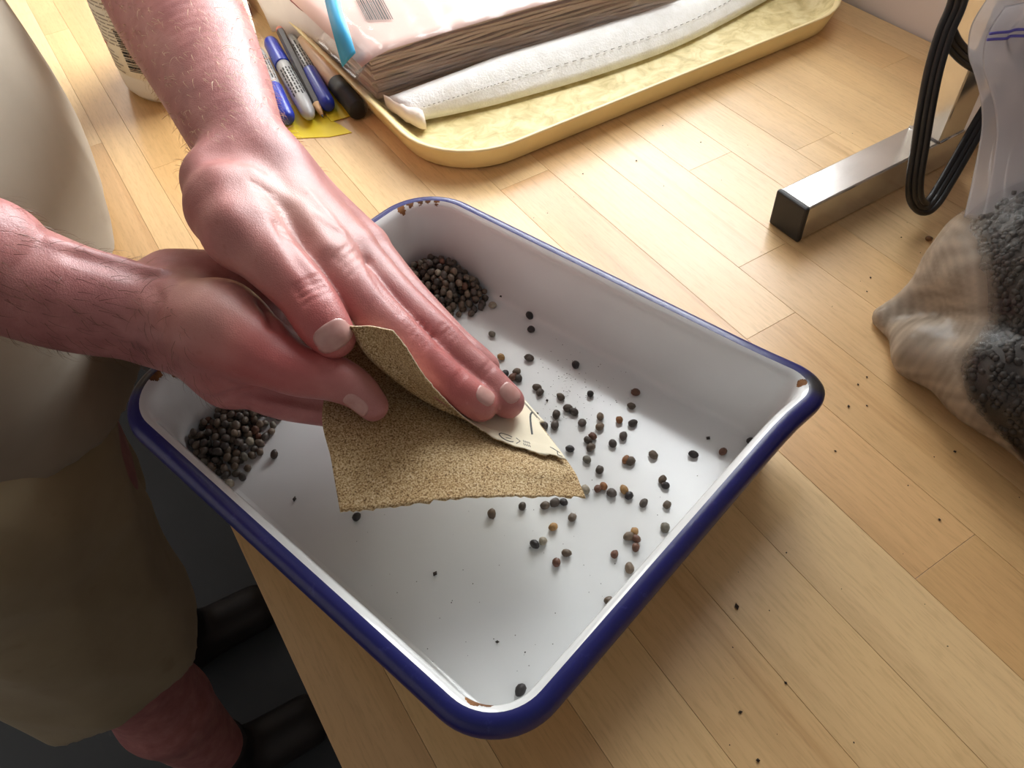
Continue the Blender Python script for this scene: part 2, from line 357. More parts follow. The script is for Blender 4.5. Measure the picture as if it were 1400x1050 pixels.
# ------------------------------------------------------------------ signed-distance modelling for skin and cloth
class Grid:
    def __init__(s, lo, hi, h):
        s.lo = np.array(lo, np.float32); s.h = h; s.dim = np.ceil((np.array(hi) - s.lo) / h).astype(int) + 1
        s.ax = [s.lo[i] + h * np.arange(s.dim[i], dtype=np.float32) for i in range(3)]; s.a = np.full(s.dim, 0.06, np.float32)
    def sub(s, lo, hi):
        i0 = np.clip(np.floor((np.array(lo) - s.lo) / s.h).astype(int), 0, s.dim); i1 = np.clip(np.ceil((np.array(hi) - s.lo) / s.h).astype(int) + 1, 0, s.dim)
        sl = tuple(slice(a, b) for a, b in zip(i0, i1)); return sl, (s.ax[0][sl[0]][:, None, None], s.ax[1][sl[1]][None, :, None], s.ax[2][sl[2]][None, None, :])
    def cone(s, a, b, ra, rb, k=0.004, flat=None, ratio=1.0, tgt=None, m=0.022):
        """rounded cone a-b; flat = direction in which the section is squeezed by ratio"""
        a = np.asarray(a, np.float32); b = np.asarray(b, np.float32); r = max(ra, rb)
        lo = np.minimum(a, b) - r - m; hi = np.maximum(a, b) + r + m; sl, (X, Y, Z) = s.sub(lo, hi)
        if any(q.stop <= q.start for q in sl): return s
        ba = b - a; L2 = float(ba @ ba) + 1e-12; x, y, z = X - a[0], Y - a[1], Z - a[2]
        t = np.clip((x * ba[0] + y * ba[1] + z * ba[2]) / L2, 0, 1)
        x = x - t * ba[0]; y = y - t * ba[1]; z = z - t * ba[2]; d2 = x * x + y * y + z * z
        if flat is not None:
            n = nrm(flat).astype(np.float32); q = x * n[0] + y * n[1] + z * n[2]; d2 = d2 + q * q * (1 / ratio ** 2 - 1)
        d = np.sqrt(d2) - (ra + (rb - ra) * t)
        A = s.a if tgt is None else tgt
        A[sl] = smin(A[sl], d.astype(np.float32), k); return s
    def chain(s, P, rr, merge=0.002, flat=None, ratio=1.0, sub=7, m=0.022):
        """tapering limb through the joints P with radii rr, splined so that it bends and swells smoothly"""
        Q = spline(np.c_[np.asarray(P, float), np.asarray(rr, float)], (len(P) - 1) * sub + 1); t = np.full(s.dim, 0.06, np.float32)
        for i in range(len(Q) - 1): s.cone(Q[i, :3], Q[i + 1, :3], Q[i, 3], Q[i + 1, 3], 1e-6, flat, ratio, t, m)
        s.a = smin(s.a, t, merge); return s
    def sample(s, P):
        q = (np.asarray(P, np.float32) - s.lo) / s.h; q = np.clip(q, 0, s.dim - 1.001); i = q.astype(int); f = q - i; r = 0
        for dx in (0, 1):
            for dy in (0, 1):
                for dz in (0, 1):
                    wgt = (f[:, 0] if dx else 1 - f[:, 0]) * (f[:, 1] if dy else 1 - f[:, 1]) * (f[:, 2] if dz else 1 - f[:, 2])
                    r = r + wgt * s.a[i[:, 0] + dx, i[:, 1] + dy, i[:, 2] + dz]
        return r
    def grad(s, P):
        P = np.atleast_2d(P); e = s.h; g = np.stack([s.sample(P + d) - s.sample(P - d) for d in np.eye(3) * e], 1); return g / (np.linalg.norm(g, axis=1)[:, None] + 1e-9)
    def hit(s, u, v):
        """first surface point along the line of sight through (u, v)"""
        d = nrm(R @ np.array([u - CX, CY - v, -F_PX])); t = np.arange(0.12, 0.95, 0.0006); P = CAMPOS + t[:, None] * d
        ins = np.all((P > s.lo) & (P < s.lo + s.h * (s.dim - 1)), axis=1); val = np.where(ins, s.sample(P), 1.0)
        i = np.argmax(val < 0); return P[i] if val[i] < 0 else None
    def groove(s, pts, amp, wid):
        """amp > 0 cuts a crease along the polyline, amp < 0 raises a ridge"""
        m = 3 * wid
        segs = [(pts[i], pts[i + 1]) for i in range(len(pts) - 1)] if len(pts) > 1 else [(pts[0], pts[0] + 1e-5)]
        lo = np.min(pts, axis=0) - m; hi = np.max(pts, axis=0) + m; sl, (X, Y, Z) = s.sub(lo, hi); best = None
        for a, b in segs:
            a = np.asarray(a, np.float32); ba = (np.asarray(b, np.float32) - a); L2 = float(ba @ ba) + 1e-12
            x, y, z = X - a[0], Y - a[1], Z - a[2]; t = np.clip((x * ba[0] + y * ba[1] + z * ba[2]) / L2, 0, 1)
            d2 = (x - t * ba[0]) ** 2 + (y - t * ba[1]) ** 2 + (z - t * ba[2]) ** 2; best = d2 if best is None else np.minimum(best, d2)
        s.a[sl] += (amp * np.exp(-best / (wid * wid))).astype(np.float32); return s
    def px_groove(s, pix, amp, wid):
        pts = [s.hit(*p) for p in pix]; pts = [p for p in pts if p is not None]
        if pts: s.groove(pts, amp, wid)
        return s
    def mesh(s, smooth=1):
        A = s.a; S = A < 0; nx, ny, nz = S.shape
        c = [S[i:nx - 1 + i, j:ny - 1 + j, k:nz - 1 + k] for i in (0, 1) for j in (0, 1) for k in (0, 1)]
        cnt = sum(x.astype(np.int8) for x in c); I = np.argwhere((cnt > 0) & (cnt < 8))
        idx = np.full((nx - 1, ny - 1, nz - 1), -1, np.int32); idx[I[:, 0], I[:, 1], I[:, 2]] = np.arange(len(I))
        acc = np.zeros((len(I), 3)); num = np.zeros(len(I)); cor = [(i, j, k) for i in (0, 1) for j in (0, 1) for k in (0, 1)]
        for p in range(8):
            for q in range(p + 1, 8):
                d = np.array(cor[q]) - np.array(cor[p])
                if abs(d).sum() != 1: continue
                a = A[tuple((I + cor[p]).T)]; b = A[tuple((I + cor[q]).T)]; mk = (a < 0) != (b < 0)
                t = np.where(mk, a / np.where(mk, a - b, 1), 0); pt = np.array(cor[p]) + t[:, None] * d; acc += pt * mk[:, None]; num += mk
        V = (I + acc / num[:, None]) * s.h + s.lo; Fs = []
        for ax in range(3):
            o1, o2 = [(1, 2), (2, 0), (0, 1)][ax]; sh = [nx, ny, nz]
            sl0 = [slice(None)] * 3; sl1 = [slice(None)] * 3; sl0[ax] = slice(0, -1); sl1[ax] = slice(1, None)
            for o_ in (o1, o2): sl0[o_] = slice(1, -1); sl1[o_] = slice(1, -1)
            a, b = S[tuple(sl0)], S[tuple(sl1)]
            for mk, flip in ((a & ~b, False), (~a & b, True)):
                E = np.argwhere(mk); off = np.zeros(3, int); off[o1] = 1; off[o2] = 1; E = E + off; q = []
                for d1, d2 in ((-1, -1), (0, -1), (0, 0), (-1, 0)):
                    C = E.copy(); C[:, o1] += d1; C[:, o2] += d2; q.append(idx[C[:, 0], C[:, 1], C[:, 2]])
                Q = np.stack(q, 1); Fs.append(Q[:, ::-1] if flip else Q)
        Fq = np.vstack(Fs); Fq = Fq[(Fq >= 0).all(axis=1)]
        for _ in range(smooth):
            W = np.zeros_like(V); n = np.zeros(len(V))
            for i in range(4):
                for j in (1, 3): np.add.at(W, Fq[:, i], V[Fq[:, (i + j) % 4]]); np.add.at(n, Fq[:, i], 1)
            V = V * 0.5 + 0.5 * W / np.maximum(n, 1)[:, None]
        return V, Fq
def smin(a, b, k):
    h = np.maximum(k - np.abs(a - b), 0) / k; return np.minimum(a, b) - h * h * k * 0.25
def np_mesh(name, V, Fq, mat, parent, attrs=None):
    me = bpy.data.meshes.new(name); L = wloc(parent) if parent is not None else np.zeros(3)
    me.vertices.add(len(V)); me.vertices.foreach_set('co', (V - L).astype(np.float32).ravel())
    me.loops.add(len(Fq) * 4); me.loops.foreach_set('vertex_index', Fq.astype(np.int32).ravel())
    me.polygons.add(len(Fq)); me.polygons.foreach_set('loop_start', np.arange(0, len(Fq) * 4, 4, dtype=np.int32)); me.polygons.foreach_set('loop_total', np.full(len(Fq), 4, np.int32))
    me.polygons.foreach_set('use_smooth', np.ones(len(Fq), bool)); me.update(calc_edges=True); me.validate()
    for nm, arr in (attrs or {}).items():
        at_ = me.attributes.new(nm, 'FLOAT', 'POINT'); at_.data.foreach_set('value', arr.astype(np.float32))
    me.materials.append(mat); o = bpy.data.objects.new(name, me); COL.objects.link(o); o.parent = parent; return o
def fit_cone(g, pts, rr, **kw):
    for i in range(len(pts) - 1): g.cone(pts[i], pts[i + 1], rr[i], rr[i + 1], **kw)

# ------------------------------------------------------------------ the person: two arms, body, clothes
def skin_mat():
    t = NT('skin'); p = t.pos(); red = t.attr('red'); pale = t.attr('pale')
    mott = t.noise(55, 6, p, 0.6)
    c = t.ramp(mott, [(0.25, srgb(156, 97, 96)), (0.5, srgb(176, 116, 113)), (0.75, srgb(196, 139, 134))])
    c = t.mix(red, c, srgb(186, 88, 86)); c = t.mix(pale, c, srgb(212, 168, 156))
    fr = t.ramp(t.noise(260, 3, p), [(0.62, (1, 1, 1)), (0.72, (0.86, 0.74, 0.70))]); c = t.mix(0.5, c, fr, 'MULTIPLY')
    vor = t.n('ShaderNodeTexVoronoi', feature='DISTANCE_TO_EDGE'); vor.inputs['Scale'].default_value = 900; t.l(p, vor.inputs['Vector'])
    t.set(Base_Color=c, Roughness=0.41, Specular_IOR_Level=0.5, Subsurface_Weight=0.06, Subsurface_Radius=(1.0, 0.35, 0.2), Subsurface_Scale=0.004)
    h = t.math('ADD', t.math('MULTIPLY', t.math('MINIMUM', vor.outputs['Distance'], 0.25), 1.2), t.math('MULTIPLY', t.noise(420, 4, p), 0.9))
    t.bump(h, 0.26, 0.0006); return t.m
M_SKIN = skin_mat()
def nail_mat():
    t = NT('fingernail'); t.set(Base_Color=t.ramp(t.noise(180, 3, t.pos()), [(0.3, srgb(188, 138, 130)), (0.7, srgb(204, 160, 152))]), Roughness=0.28, Specular_IOR_Level=0.5, Subsurface_Weight=0.08, Subsurface_Radius=(1, .5, .4), Subsurface_Scale=0.002); return t.m
M_NAIL = nail_mat()
person = thing('person', (-0.19, 0.60, -0.90), 'person in a beige T-shirt and khaki shorts rubbing folded sandpaper between both hands', 'person')

# ---- left hand: palm down on the folded paper, coming from the far side
gA = Grid((0.005, 0.175, 0.030), (0.150, 0.590, 0.190), 0.00095)
elbA = np.array([0.088, 0.615, 0.176])
fa = [elbA, at(237, 0, .128), at(266, 58, .123), at(295, 118, .1175), at(330, 196, .1115), at(366, 240, .105)]
vd = nrm(at(300, 120, .11) - CAMPOS)
gA.chain(fa, [.043, .0366, .0326, .0282, .0224, .0208], merge=.001, flat=vd, ratio=0.82)
mcp = dict(i=at(453, 362, .095), m=at(481, 345, .088), r=at(500, 338, .075), p=at(503, 356, .060))
for a, b, ra, rb in ((at(352, 228, .111), mcp['i'], .0135, .0125), (at(366, 224, .106), mcp['m'], .0140, .0123), (at(376, 226, .097), mcp['r'], .0135, .0118), (at(384, 236, .088), mcp['p'], .0125, .0105)):
    gA.cone(a, b, ra, rb, k=0.011)
gA.cone(at(395, 300, .085), at(450, 365, .076), .015, .012, k=0.012)
thA = [at(296, 246, .112), at(330, 316, .112), at(416, 403, .100), at(456, 460, .0915)]
gA.cone(thA[0], at(313, 282, .112), .0138, .0166, k=0.012); gA.cone(at(313, 282, .112), thA[1], .0166, .0158, k=0.012)
gA.cone(at(345, 262, .106), at(356, 292, .102), .0090, .0075, k=0.014)
gA.cone(at(325, 215, .111), thA[0], .014, .0138, k=0.010)
gA.chain([thA[1], at(376, 362, .106), thA[2], at(440, 440, .0945), thA[3]], [.0158, .0128, .0117, .0112, .0094], merge=0.006, flat=vd, ratio=0.92)
fA = dict(i=[mcp['i'], at(508, 424, .0875), at(560, 476, .0775), at(592, 505, .0705), at(618, 527, .0645), at(657, 553, .0558)],
          m=[mcp['m'], at(541, 408, .080), at(598, 463, .070), at(630, 492, .0635), at(656, 514, .058), at(694, 549, .0505)],
          r=[mcp['r'], at(552, 398, .068), at(600, 452, .060), at(626, 474, .0562), at(644, 489, .053), at(662, 502, .0495)],
          p=[mcp['p'], at(540, 400, .056), at(575, 440, .050), at(595, 457, .048), at(610, 470, .047), at(628, 484, .045)])
rA = dict(i=[.0126, .0108, .0101, .0092, .0089, .0078], m=[.0122, .0101, .0100, .0089, .0087, .0077], r=[.0112, .0094, .0094, .0082, .0082, .0073], p=[.0100, .008, .0082, .0072, .0074, .0064])
for kf in 'pimr'[:]: gA.chain(fA[kf], rA[kf], merge=0.0025)
# relief: tendons, hollows, knuckle creases (each found on the surface itself)
G = gA.px_groove
G([(347, 236), (372, 256), (408, 282), (445, 335)], -.0012, .0048); G([(322, 262), (345, 288)], .0018, .0100); G([(296, 211)], .0016, .0070)
G([(290, 232), (300, 258), (318, 296)], -.0008, .0060); pass
G([(436, 296), (452, 308), (468, 318)], -.0007, .0022); G([(420, 262), (446, 290), (470, 322)], -.0006, .0026)
G([(380, 308), (390, 328), (404, 354), (428, 386)], .0010, .0030)
G([(500, 354), (508, 376), (524, 402), (548, 428)], .0006, .0020)
for c, dx, amp in (((569, 463), 0, 1), ((574, 469), 0, 1), ((564, 456), 0, .8), ((580, 474), 0, .6), ((558, 450), 0, .5)):
    G([(c[0] + 12, c[1] - 12), c, (c[0] - 7, c[1] + 12)], .0007 * amp, .0010)
for c, amp in (((605, 459), 1), ((609, 466), .9), ((599, 452), .7), ((615, 472), .5)):
    G([(c[0] + 9, c[1] - 9), c, (c[0] - 8, c[1] + 10)], .0007 * amp, .0010)
for c in ((622, 516), (627, 521), (661, 504), (666, 510)): G([(c[0] + 9, c[1] - 9), c, (c[0] - 8, c[1] + 10)], .0005, .0010)
for c, amp in (((424, 392), 1), ((428, 400), 1), ((420, 385), .6), ((434, 408), .5)): G([(c[0] + 16, c[1] - 8), (c[0] + 2, c[1] - 3), (c[0] - 18, c[1] + 8)], .0011 * amp, .0012)
for k_ in range(9):      # fine skin folds between thumb and forefinger
    u0, v0 = 342 + k_ * 5, 248 + k_ * 9; G([(u0, v0), (u0 + 14, v0 + 7), (u0 + 26, v0 + 17)], .0004, .0010)
for c in ((474, 352), (482, 360), (490, 368), (466, 344)): G([(c[0] + 10, c[1] - 8), c, (c[0] - 8, c[1] + 9)], .0006, .0012)
VA, FA = gA.mesh(1)

# ---- right hand: palm up under the paper, thumb on top, coming from the left
gB = Grid((-0.130, 0.165, 0.012), (0.130, 0.410, 0.192), 0.00095)
elbB = np.array([-0.225, 0.30, 0.18])
fb = [elbB, (elbB * .55 + at(-60, 352, .122) * .45), at(-60, 352, .122), at(0, 374, .109), at(100, 408, .092), at(186, 427, .081), at(240, 430, .074)]
vb = nrm(at(150, 420, .09) - CAMPOS)
gB.chain(fb, [.040, .0310, .0264, .0256, .0240, .0214, .0195], merge=.001, flat=vb, ratio=0.85)
gB.cone(at(235, 388, .074), at(330, 388, .066), .0165, .0165, k=0.014)            # heel of the palm
gB.cone(at(245, 450, .070), at(318, 505, .060), .0190, .0160, k=0.014)             # back of the hand under the forefinger
gB.cone(at(245, 420, .065), at(340, 440, .055), .0180, .0160, k=0.014)
gB.cone(at(252, 432, .083), at(300, 446, .0855), .0170, .0185, k=0.012)           # ball of the thumb
gB.cone(at(300, 446, .0855), at(346, 474, .0835), .0185, .0150, k=0.010)
gB.cone(at(318, 505, .060), at(340, 470, .072), .0150, .0140, k=0.012)
thB = [at(346, 474, .0835), at(402, 505, .0800), at(453, 516, .0770), at(487, 532, .0735), at(510, 555, .0690)]
gB.chain(thB, [.0148, .0112, .0101, .0084, .0066], merge=0.005)
fB = [([at(318, 508, .0600), at(380, 543, .0520), at(450, 558, .0440), at(510, 570, .037), at(555, 580, .033)], [.0130, .0098, .0088, .0082, .007]),
      ([at(335, 480, .0545), at(400, 515, .0450), at(470, 535, .0380), at(535, 550, .033), at(590, 560, .030)], [.0120, .0095, .0088, .0082, .007]),
      ([at(345, 455, .0500), at(415, 490, .0420), at(480, 510, .0350), at(540, 525, .031), at(585, 535, .028)], [.0115, .009, .0085, .008, .007]),
      ([at(345, 430, .0480), at(400, 460, .0420), at(450, 480, .0360), at(500, 495, .032), at(540, 505, .030)], [.0105, .0085, .0078, .007, .0062])]
for P, rr in fB: gB.chain(P, rr, merge=0.003)
G = gB.px_groove
G([(70, 330), (120, 344), (170, 357), (218, 371)], -.0020, .0036); G([(100, 350), (150, 364), (200, 379), (222, 376)], .0016, .0040)
G([(357, 416), (367, 430), (372, 446)], .0020, .0026); G([(362, 424), (369, 440)], .0012, .0016)
G([(286, 548), (318, 539), (352, 537), (400, 545), (438, 553)], .0022, .0026)
G([(205, 395), (214, 412), (212, 436)], .0010, .0035); G([(214, 392), (224, 414), (222, 440)], .0006, .0022)
G([(330, 485), (370, 500)], -.0012, .008); G([(425, 482), (440, 500)], .0006, .003)
for c in ((446, 500), (452, 503)): G([(c[0] + 8, c[1] - 12), c, (c[0] - 5, c[1] + 12)], .0006, .0012)
G([(290, 425), (330, 442)], -.0010, .010)
VB, FB = gB.mesh(1)

# ---- the rest of the body, under the clothes
gC = Grid((-0.46, 0.15, -0.90), (0.17, 0.92, 0.52), 0.0075)
X_ = np.array([1.0, 0, 0])
gC.cone((-.175, .55, -.20), (-.145, .55, .30), .125, .130, k=.03, flat=X_, ratio=.72, m=.06)
gC.cone((-.14, .38, .39), (-.14, .72, .39), .055, .055, k=.05, m=.06); gC.cone((-.14, .55, .40), (-.12, .55, .50), .058, .055, k=.03, m=.06)
gC.cone((-.14, .36, .40), elbB, .052, .043, k=.03, m=.05); gC.cone(elbB, fb[1], .0405, .0318, k=.004, flat=vb, ratio=.86, m=.05); gC.cone(fb[1], fb[2], .0318, .0272, k=.002, flat=vb, ratio=.86, m=.05)
gC.cone((-.14, .74, .40), elbA, .052, .044, k=.03, m=.05); gC.cone(elbA, fa[1] * .6 + elbA * .4, .0425, .0380, k=.02, m=.05)
gC.cone((-.175, .51, -.20), (-.175, .63, -.20), .085, .085, k=.04, flat=X_, ratio=.85, m=.06)
for y in (.50, .70):
    yk = y + (.01 if y < .6 else .02)
    gC.cone((-.18, y, -.24), (-.21, yk, -.47), .064, .054, k=.03, m=.05); gC.cone((-.205, yk, -.47), (-.215, yk, -.62), .056, .050, k=.03, m=.05); gC.cone((-.215, yk, -.62), (-.21, yk, -.86), .052, .034, k=.02, m=.05)
    gC.cone((-.22, yk, -.875), (-.09, yk, -.885), .030, .020, k=.02, m=.05)
VC, FC = gC.mesh(2)

VV = np.vstack([VA, VB, VC]); FF = np.vstack([FA, FB + len(VA), FC + len(VA) + len(VB)])
red = np.zeros(len(VV)); pale = np.zeros(len(VV)) 
def blush(arr, g, u, v, r, amt):
    p = g.hit(u, v)
    if p is not None: arr += 0.6 * amt * np.exp(-((VV - p) ** 2).sum(1) / (1.7 * r) ** 2)
for u, v, r, a in ((610, 535, .012, .5), (590, 515, .010, .4), (645, 560, .009, .45), (570, 470, .008, .25), (640, 545, .008, .3), (690, 556, .008, .4), (604, 438, .010, .4), (430, 430, .012, .45), (400, 420, .012, .3), (420, 340, .018, .3), (470, 410, .015, .25), (560, 420, .012, .25), (310, 300, .02, .25)): blush(red, gA, u, v, r, a)
for u, v, r, a in ((335, 478, .016, .6), (318, 465, .014, .4), (460, 500, .010, .35), (372, 440, .006, .4), (300, 500, .016, .4), (420, 500, .012, .35), (350, 558, .02, .3)): blush(red, gB, u, v, r, a)
for u, v, r, a in ((662, 566, .007, .3), (400, 272, .012, .5), (370, 250, .010, .45), (420, 300, .014, .35), (465, 335, .012, .3)): blush(pale, gA, u, v, r, a)
for u, v, r, a in ((280, 395, .016, .5), (310, 415, .014, .35), (250, 420, .014, .2), (500, 520, .01, .3)): blush(pale, gB, u, v, r, a)
bodym = np_mesh('body', VV, FF, M_SKIN, person, dict(red=np.clip(red, 0, 1), pale=np.clip(pale, 0, 1)))

def nail(g, u, v, axis, wid, lng, lift=.0003, name='fingernail'):
    """nail plate laid on the fingertip: an oval grid pulled down onto the skin"""
    p = g.hit(u, v)
    if p is None: return
    n = g.grad(p)[0]; a = nrm(np.asarray(axis)); a = nrm(a - n * (a @ n)); b = np.cross(n, a); rows_ = []
    for s in np.linspace(-1, 1, 17):
        wd = max(0.03, 1 - abs(s) ** 3.2) ** 0.42; row = []
        for q in np.linspace(-1, 1, 15):
            P = p + a * (s * lng / 2) + b * (q * wd * wid / 2)
            for _ in range(6): P = P - n * float(g.sample(P[None])[0]) * 0.8
            e = max(abs(s), abs(q)) ** 6
            row.append(P + n * (lift * (1 - 1.3 * e) + (0.0005 if s > .6 else 0) * (s - .6)))
        rows_.append(row)
    Gd = np.array(rows_); V, Fc, N = sheet_vf(Gd, 0.0006)
    if N.reshape(-1, 3).mean(0) @ n < 0: V, Fc, N = sheet_vf(Gd[:, ::-1], 0.0006)
    return mesh(name, V, Fc, M_NAIL, person)
nail(gA, 455, 459, thA[3] - thA[2], .0165, .0118, lift=.0005)
nail(gA, 664, 540, fA['i'][5] - fA['i'][4], .0090, .0095)
nail(gA, 698, 536, fA['m'][5] - fA['m'][4], .0092, .0098)
nail(gB, 486, 554, thB[4] - thB[3], .0080, .0115)

# ---- arm hair
def hair(V, g, cond, n, d0, cols_len, mat, droop=0.3):
    idx = np.nonzero(cond(V))[0]; idx = RNG.choice(idx, min(n, len(idx)), replace=False); P = V[idx]; N = g.grad(P); m = MB()
    for p, nn in zip(P, N):
        d = nrm(np.asarray(d0) + RNG.normal(0, .35, 3)); d = nrm(d - nn * (d @ nn)); L = cols_len * RNG.uniform(.5, 1.2); side = nrm(np.cross(d, nn) + RNG.normal(0, .2, 3)); wv = side * 0.0001
        pts = [p - nn * .0004, p + d * L * .35 + nn * L * .22, p + d * L * .72 + nn * L * .30, p + d * L + nn * L * .26]; ws = (1, .9, .6, .15)
        V_ = []
        for q, wq in zip(pts, ws): V_ += [q - wv * wq, q + wv * wq]
        m.add(V_, [(0, 1, 3, 2), (2, 3, 5, 4), (4, 5, 7, 6)])
    o = m.build('arm_hair', mat, person); o['kind'] = 'stuff'; return o
M_HAIR1 = plain('blond_hair', srgb(224, 200, 160), 0.35); M_HAIR2 = plain('brown_hair', srgb(96, 62, 42), 0.45)
dA = nrm(fa[4] - fa[1]); dB = nrm(fb[5] - fb[3])
hair(VA, gA, lambda V: (V[:, 1] > 0.345), 1900, dA + np.array([.35, 0, 0]), .0100, M_HAIR1)
hair(VB, gB, lambda V: (V[:, 0] < 0.000) & (V[:, 0] > -0.115), 1000, dB + np.array([0, 0, -.3]), .0095, M_HAIR2)

# ---- clothes
def cloth_mat(name, c, c2, scale=900):
    t = NT(name); p = t.pos(); n = t.noise(7, 5, p, 0.6)
    f = t.ramp(n, [(0.3, c), (0.7, c2)]); st = t.ramp(t.noise(24, 4, p), [(0.64, (1, 1, 1)), (0.74, (0.78, 0.74, 0.70))]); f = t.mix(0.5, f, st, 'MULTIPLY')
    wv = t.n('ShaderNodeTexWave'); wv.inputs['Scale'].default_value = scale; t.l(p, wv.inputs['Vector'])
    t.set(Base_Color=f, Roughness=0.9, Specular_IOR_Level=0.15, Sheen_Weight=0.15); t.bump(t.math('ADD', t.noise(scale, 2, p), wv.outputs['Fac']), 0.15, 0.0005); return t.m
M_SHIRT = cloth_mat('beige_jersey', srgb(150, 140, 125), srgb(166, 156, 140)); M_SHORTS = cloth_mat('khaki_cotton', srgb(150, 136, 108), srgb(170, 156, 126)); M_SHOE = plain('dark_leather', srgb(34, 30, 28), 0.5, 0.2)
def folds(P, n, amp, fr, seed):
    r = np.random.default_rng(seed); o = 0
    for _ in range(n):
        k = r.normal(0, 1, 3) * np.array([1, 1, .45]); k = k / np.linalg.norm(k) * fr * r.uniform(.6, 1.5); o = o + np.abs(np.sin(P @ k + r.uniform(0, 6))) - .6
    return amp * o / n ** .5
def fold_grid(g, n, amp, fr, seed):
    X, Y, Z = np.meshgrid(*g.ax, indexing='ij'); mk = np.abs(g.a) < 0.03
    P = np.stack([X[mk], Y[mk], Z[mk]], 1); g.a[mk] += folds(P, n, amp, fr, seed).astype(np.float32); return X, Y, Z
gS = Grid((-0.36, 0.22, -0.13), (0.10, 0.86, 0.50), 0.005)
gS.cone((-.166, .55, -.14), (-.142, .55, .06), .158, .166, k=.02, flat=X_, ratio=.83, m=.05); gS.cone((-.142, .55, .06), (-.145, .55, .34), .166, .160, k=.03, flat=X_, ratio=.83, m=.05)
gS.cone((-.14, .38, .38), (-.14, .72, .38), .075, .075, k=.06, m=.05); gS.cone((-.14, .37, .38), (-.20, .315, .25), .066, .064, k=.04, m=.05); gS.cone((-.14, .73, .38), (-.03, .72, .27), .066, .064, k=.04, m=.05)
X, Y, Z = fold_grid(gS, 5, .0042, 38, 3)
hem = -.088 + .010 * np.sin(Y * 21 + 1.0) + .006 * np.sin(X * 40)
gS.a = np.maximum(gS.a, hem - Z); gS.a = np.maximum(gS.a, np.minimum(X + .0250, .004 - Z))
VS, FS = gS.mesh(2); np_mesh('t_shirt', VS, FS, M_SHIRT, person)['label'] = 'faded beige T-shirt'
gT = Grid((-0.42, 0.34, -0.50), (0.02, 0.88, -0.03), 0.005)
gT.cone((-.175, .49, -.10), (-.175, .62, -.10), .118, .118, k=.04, flat=X_, ratio=.88, m=.05)
gT.cone((-.185, .495, -.18), (-.212, .515, -.47), .100, .096, k=.03, m=.05); gT.cone((-.185, .66, -.18), (-.205, .72, -.47), .098, .088, k=.03, m=.05)
X, Y, Z = fold_grid(gT, 6, .0070, 32, 11)
hem = -.440 + .012 * np.sin(X * 33 + 2) + .008 * np.sin(Y * 27)
gT.a = np.maximum(gT.a, hem - Z)
VT, FT = gT.mesh(2); np_mesh('shorts', VT, FT, M_SHORTS, person)['label'] = 'worn khaki shorts'
for yk in (.51, .72):
    gF = Grid((-.30, yk - .07, -.901), (-.02, yk + .07, -.76), 0.005)
    gF.cone((-.235, yk, -.862), (-.10, yk, -.872), .040, .038, k=.02, m=.03); gF.cone((-.215, yk, -.862), (-.212, yk, -.80), .042, .044, k=.02, m=.03)
    _, _, Z = np.meshgrid(*gF.ax, indexing='ij'); gF.a = np.maximum(gF.a, -.898 - Z); gF.a = np.maximum(gF.a, Z + .785)
    V_, F_ = gF.mesh(2); np_mesh('shoe', V_, F_, M_SHOE, person)
# ------------------------------------------------------------------ folded sandpaper
def grit_mat():
    t = NT('sand_grit'); p = t.pos()
    n1 = t.noise(1350, 3, p, 0.65); n2 = t.noise(60, 4, p)
    c = t.ramp(n1, [(0.32, srgb(86, 66, 44)), (0.43, srgb(168, 136, 92)), (0.54, srgb(214, 190, 146)), (0.68, srgb(238, 224, 194))])
    c = t.mix(0.5, c, t.ramp(n2, [(0.35, srgb(224, 200, 160)), (0.65, srgb(244, 236, 222))]), 'MULTIPLY')
    c = c
    t.set(Base_Color=c, Roughness=0.75, Specular_IOR_Level=0.4); t.bump(n1, 0.8, 0.0006); return t.m
M_GRIT = grit_mat(); M_BACK = plain('cream_paper', srgb(236, 224, 196), 0.7, 0.04, 60, 0.1, 500); M_INK = plain('printed_ink', srgb(38, 34, 32), 0.6)
SP_ROWS = [
 [(465,700,.056),(510,697,.0555),(560,690,.0545),(630,682,.052),(700,679,.048),(750,679,.044),(800,680,.040)],
 [(453,630,.0590),(500,640,.058),(550,644,.0563),(620,650,.0528),(690,656,.0482),(742,660,.0444),(793,663,.0403)],
 [(441,560,.0612),(490,580,.0600),(540,597,.0575),(610,618,.0530),(680,632,.0480),(735,640,.0445),(785,645,.0405)],
 [(470,475,.056),(520,500,.053),(560,520,.050),(610,550,.046),(660,580,.043),(710,600,.041),(762,612,.039)],
 [(540,402,.041),(572,430,.040),(608,456,.039),(650,487,.038),(682,525,.0375),(712,557,.037),(738,579,.0365)],
 [(548,395,.0435),(584,426,.0425),(626,457,.041),(666,487,.0400),(696,523,.0392),(722,553,.0387),(744,577,.0382)],
 [(540,402,.047),(570,430,.0455),(610,460,.0435),(650,491,.0420),(682,527,.0415),(714,558,.0410),(738,581,.0400)],
 [(478,441,.092),(502,480,.079),(540,514,.0670),(592,548,.0535),(648,572,.0470),(705,592,.0435),(758,607,.0412)],
 [(508,446,.098),(529,478,.088),(558,512,.0765),(601,548,.0605),(648,576,.0492),(705,601,.0445),(766,617,.0420)],
 [(537,452,.104),(556,476,.097),(577,510,.0860),(610,548,.0675),(648,581,.0515),(705,611,.0455),(773,627,.0427)]]
CT = np.array([spline(ats(r_), 61) for r_ in SP_ROWS])                # [row, s, 3]
SG = np.array([spline(CT[:, j], 81) for j in range(61)])             # [s, t, 3]
jit = RNG.normal(0, .00022, 61); dirn_ = SG[:, 0] - SG[:, 2]; SG[:, 0] += dirn_ / np.linalg.norm(dirn_, axis=1)[:, None] * jit[:, None] * 2
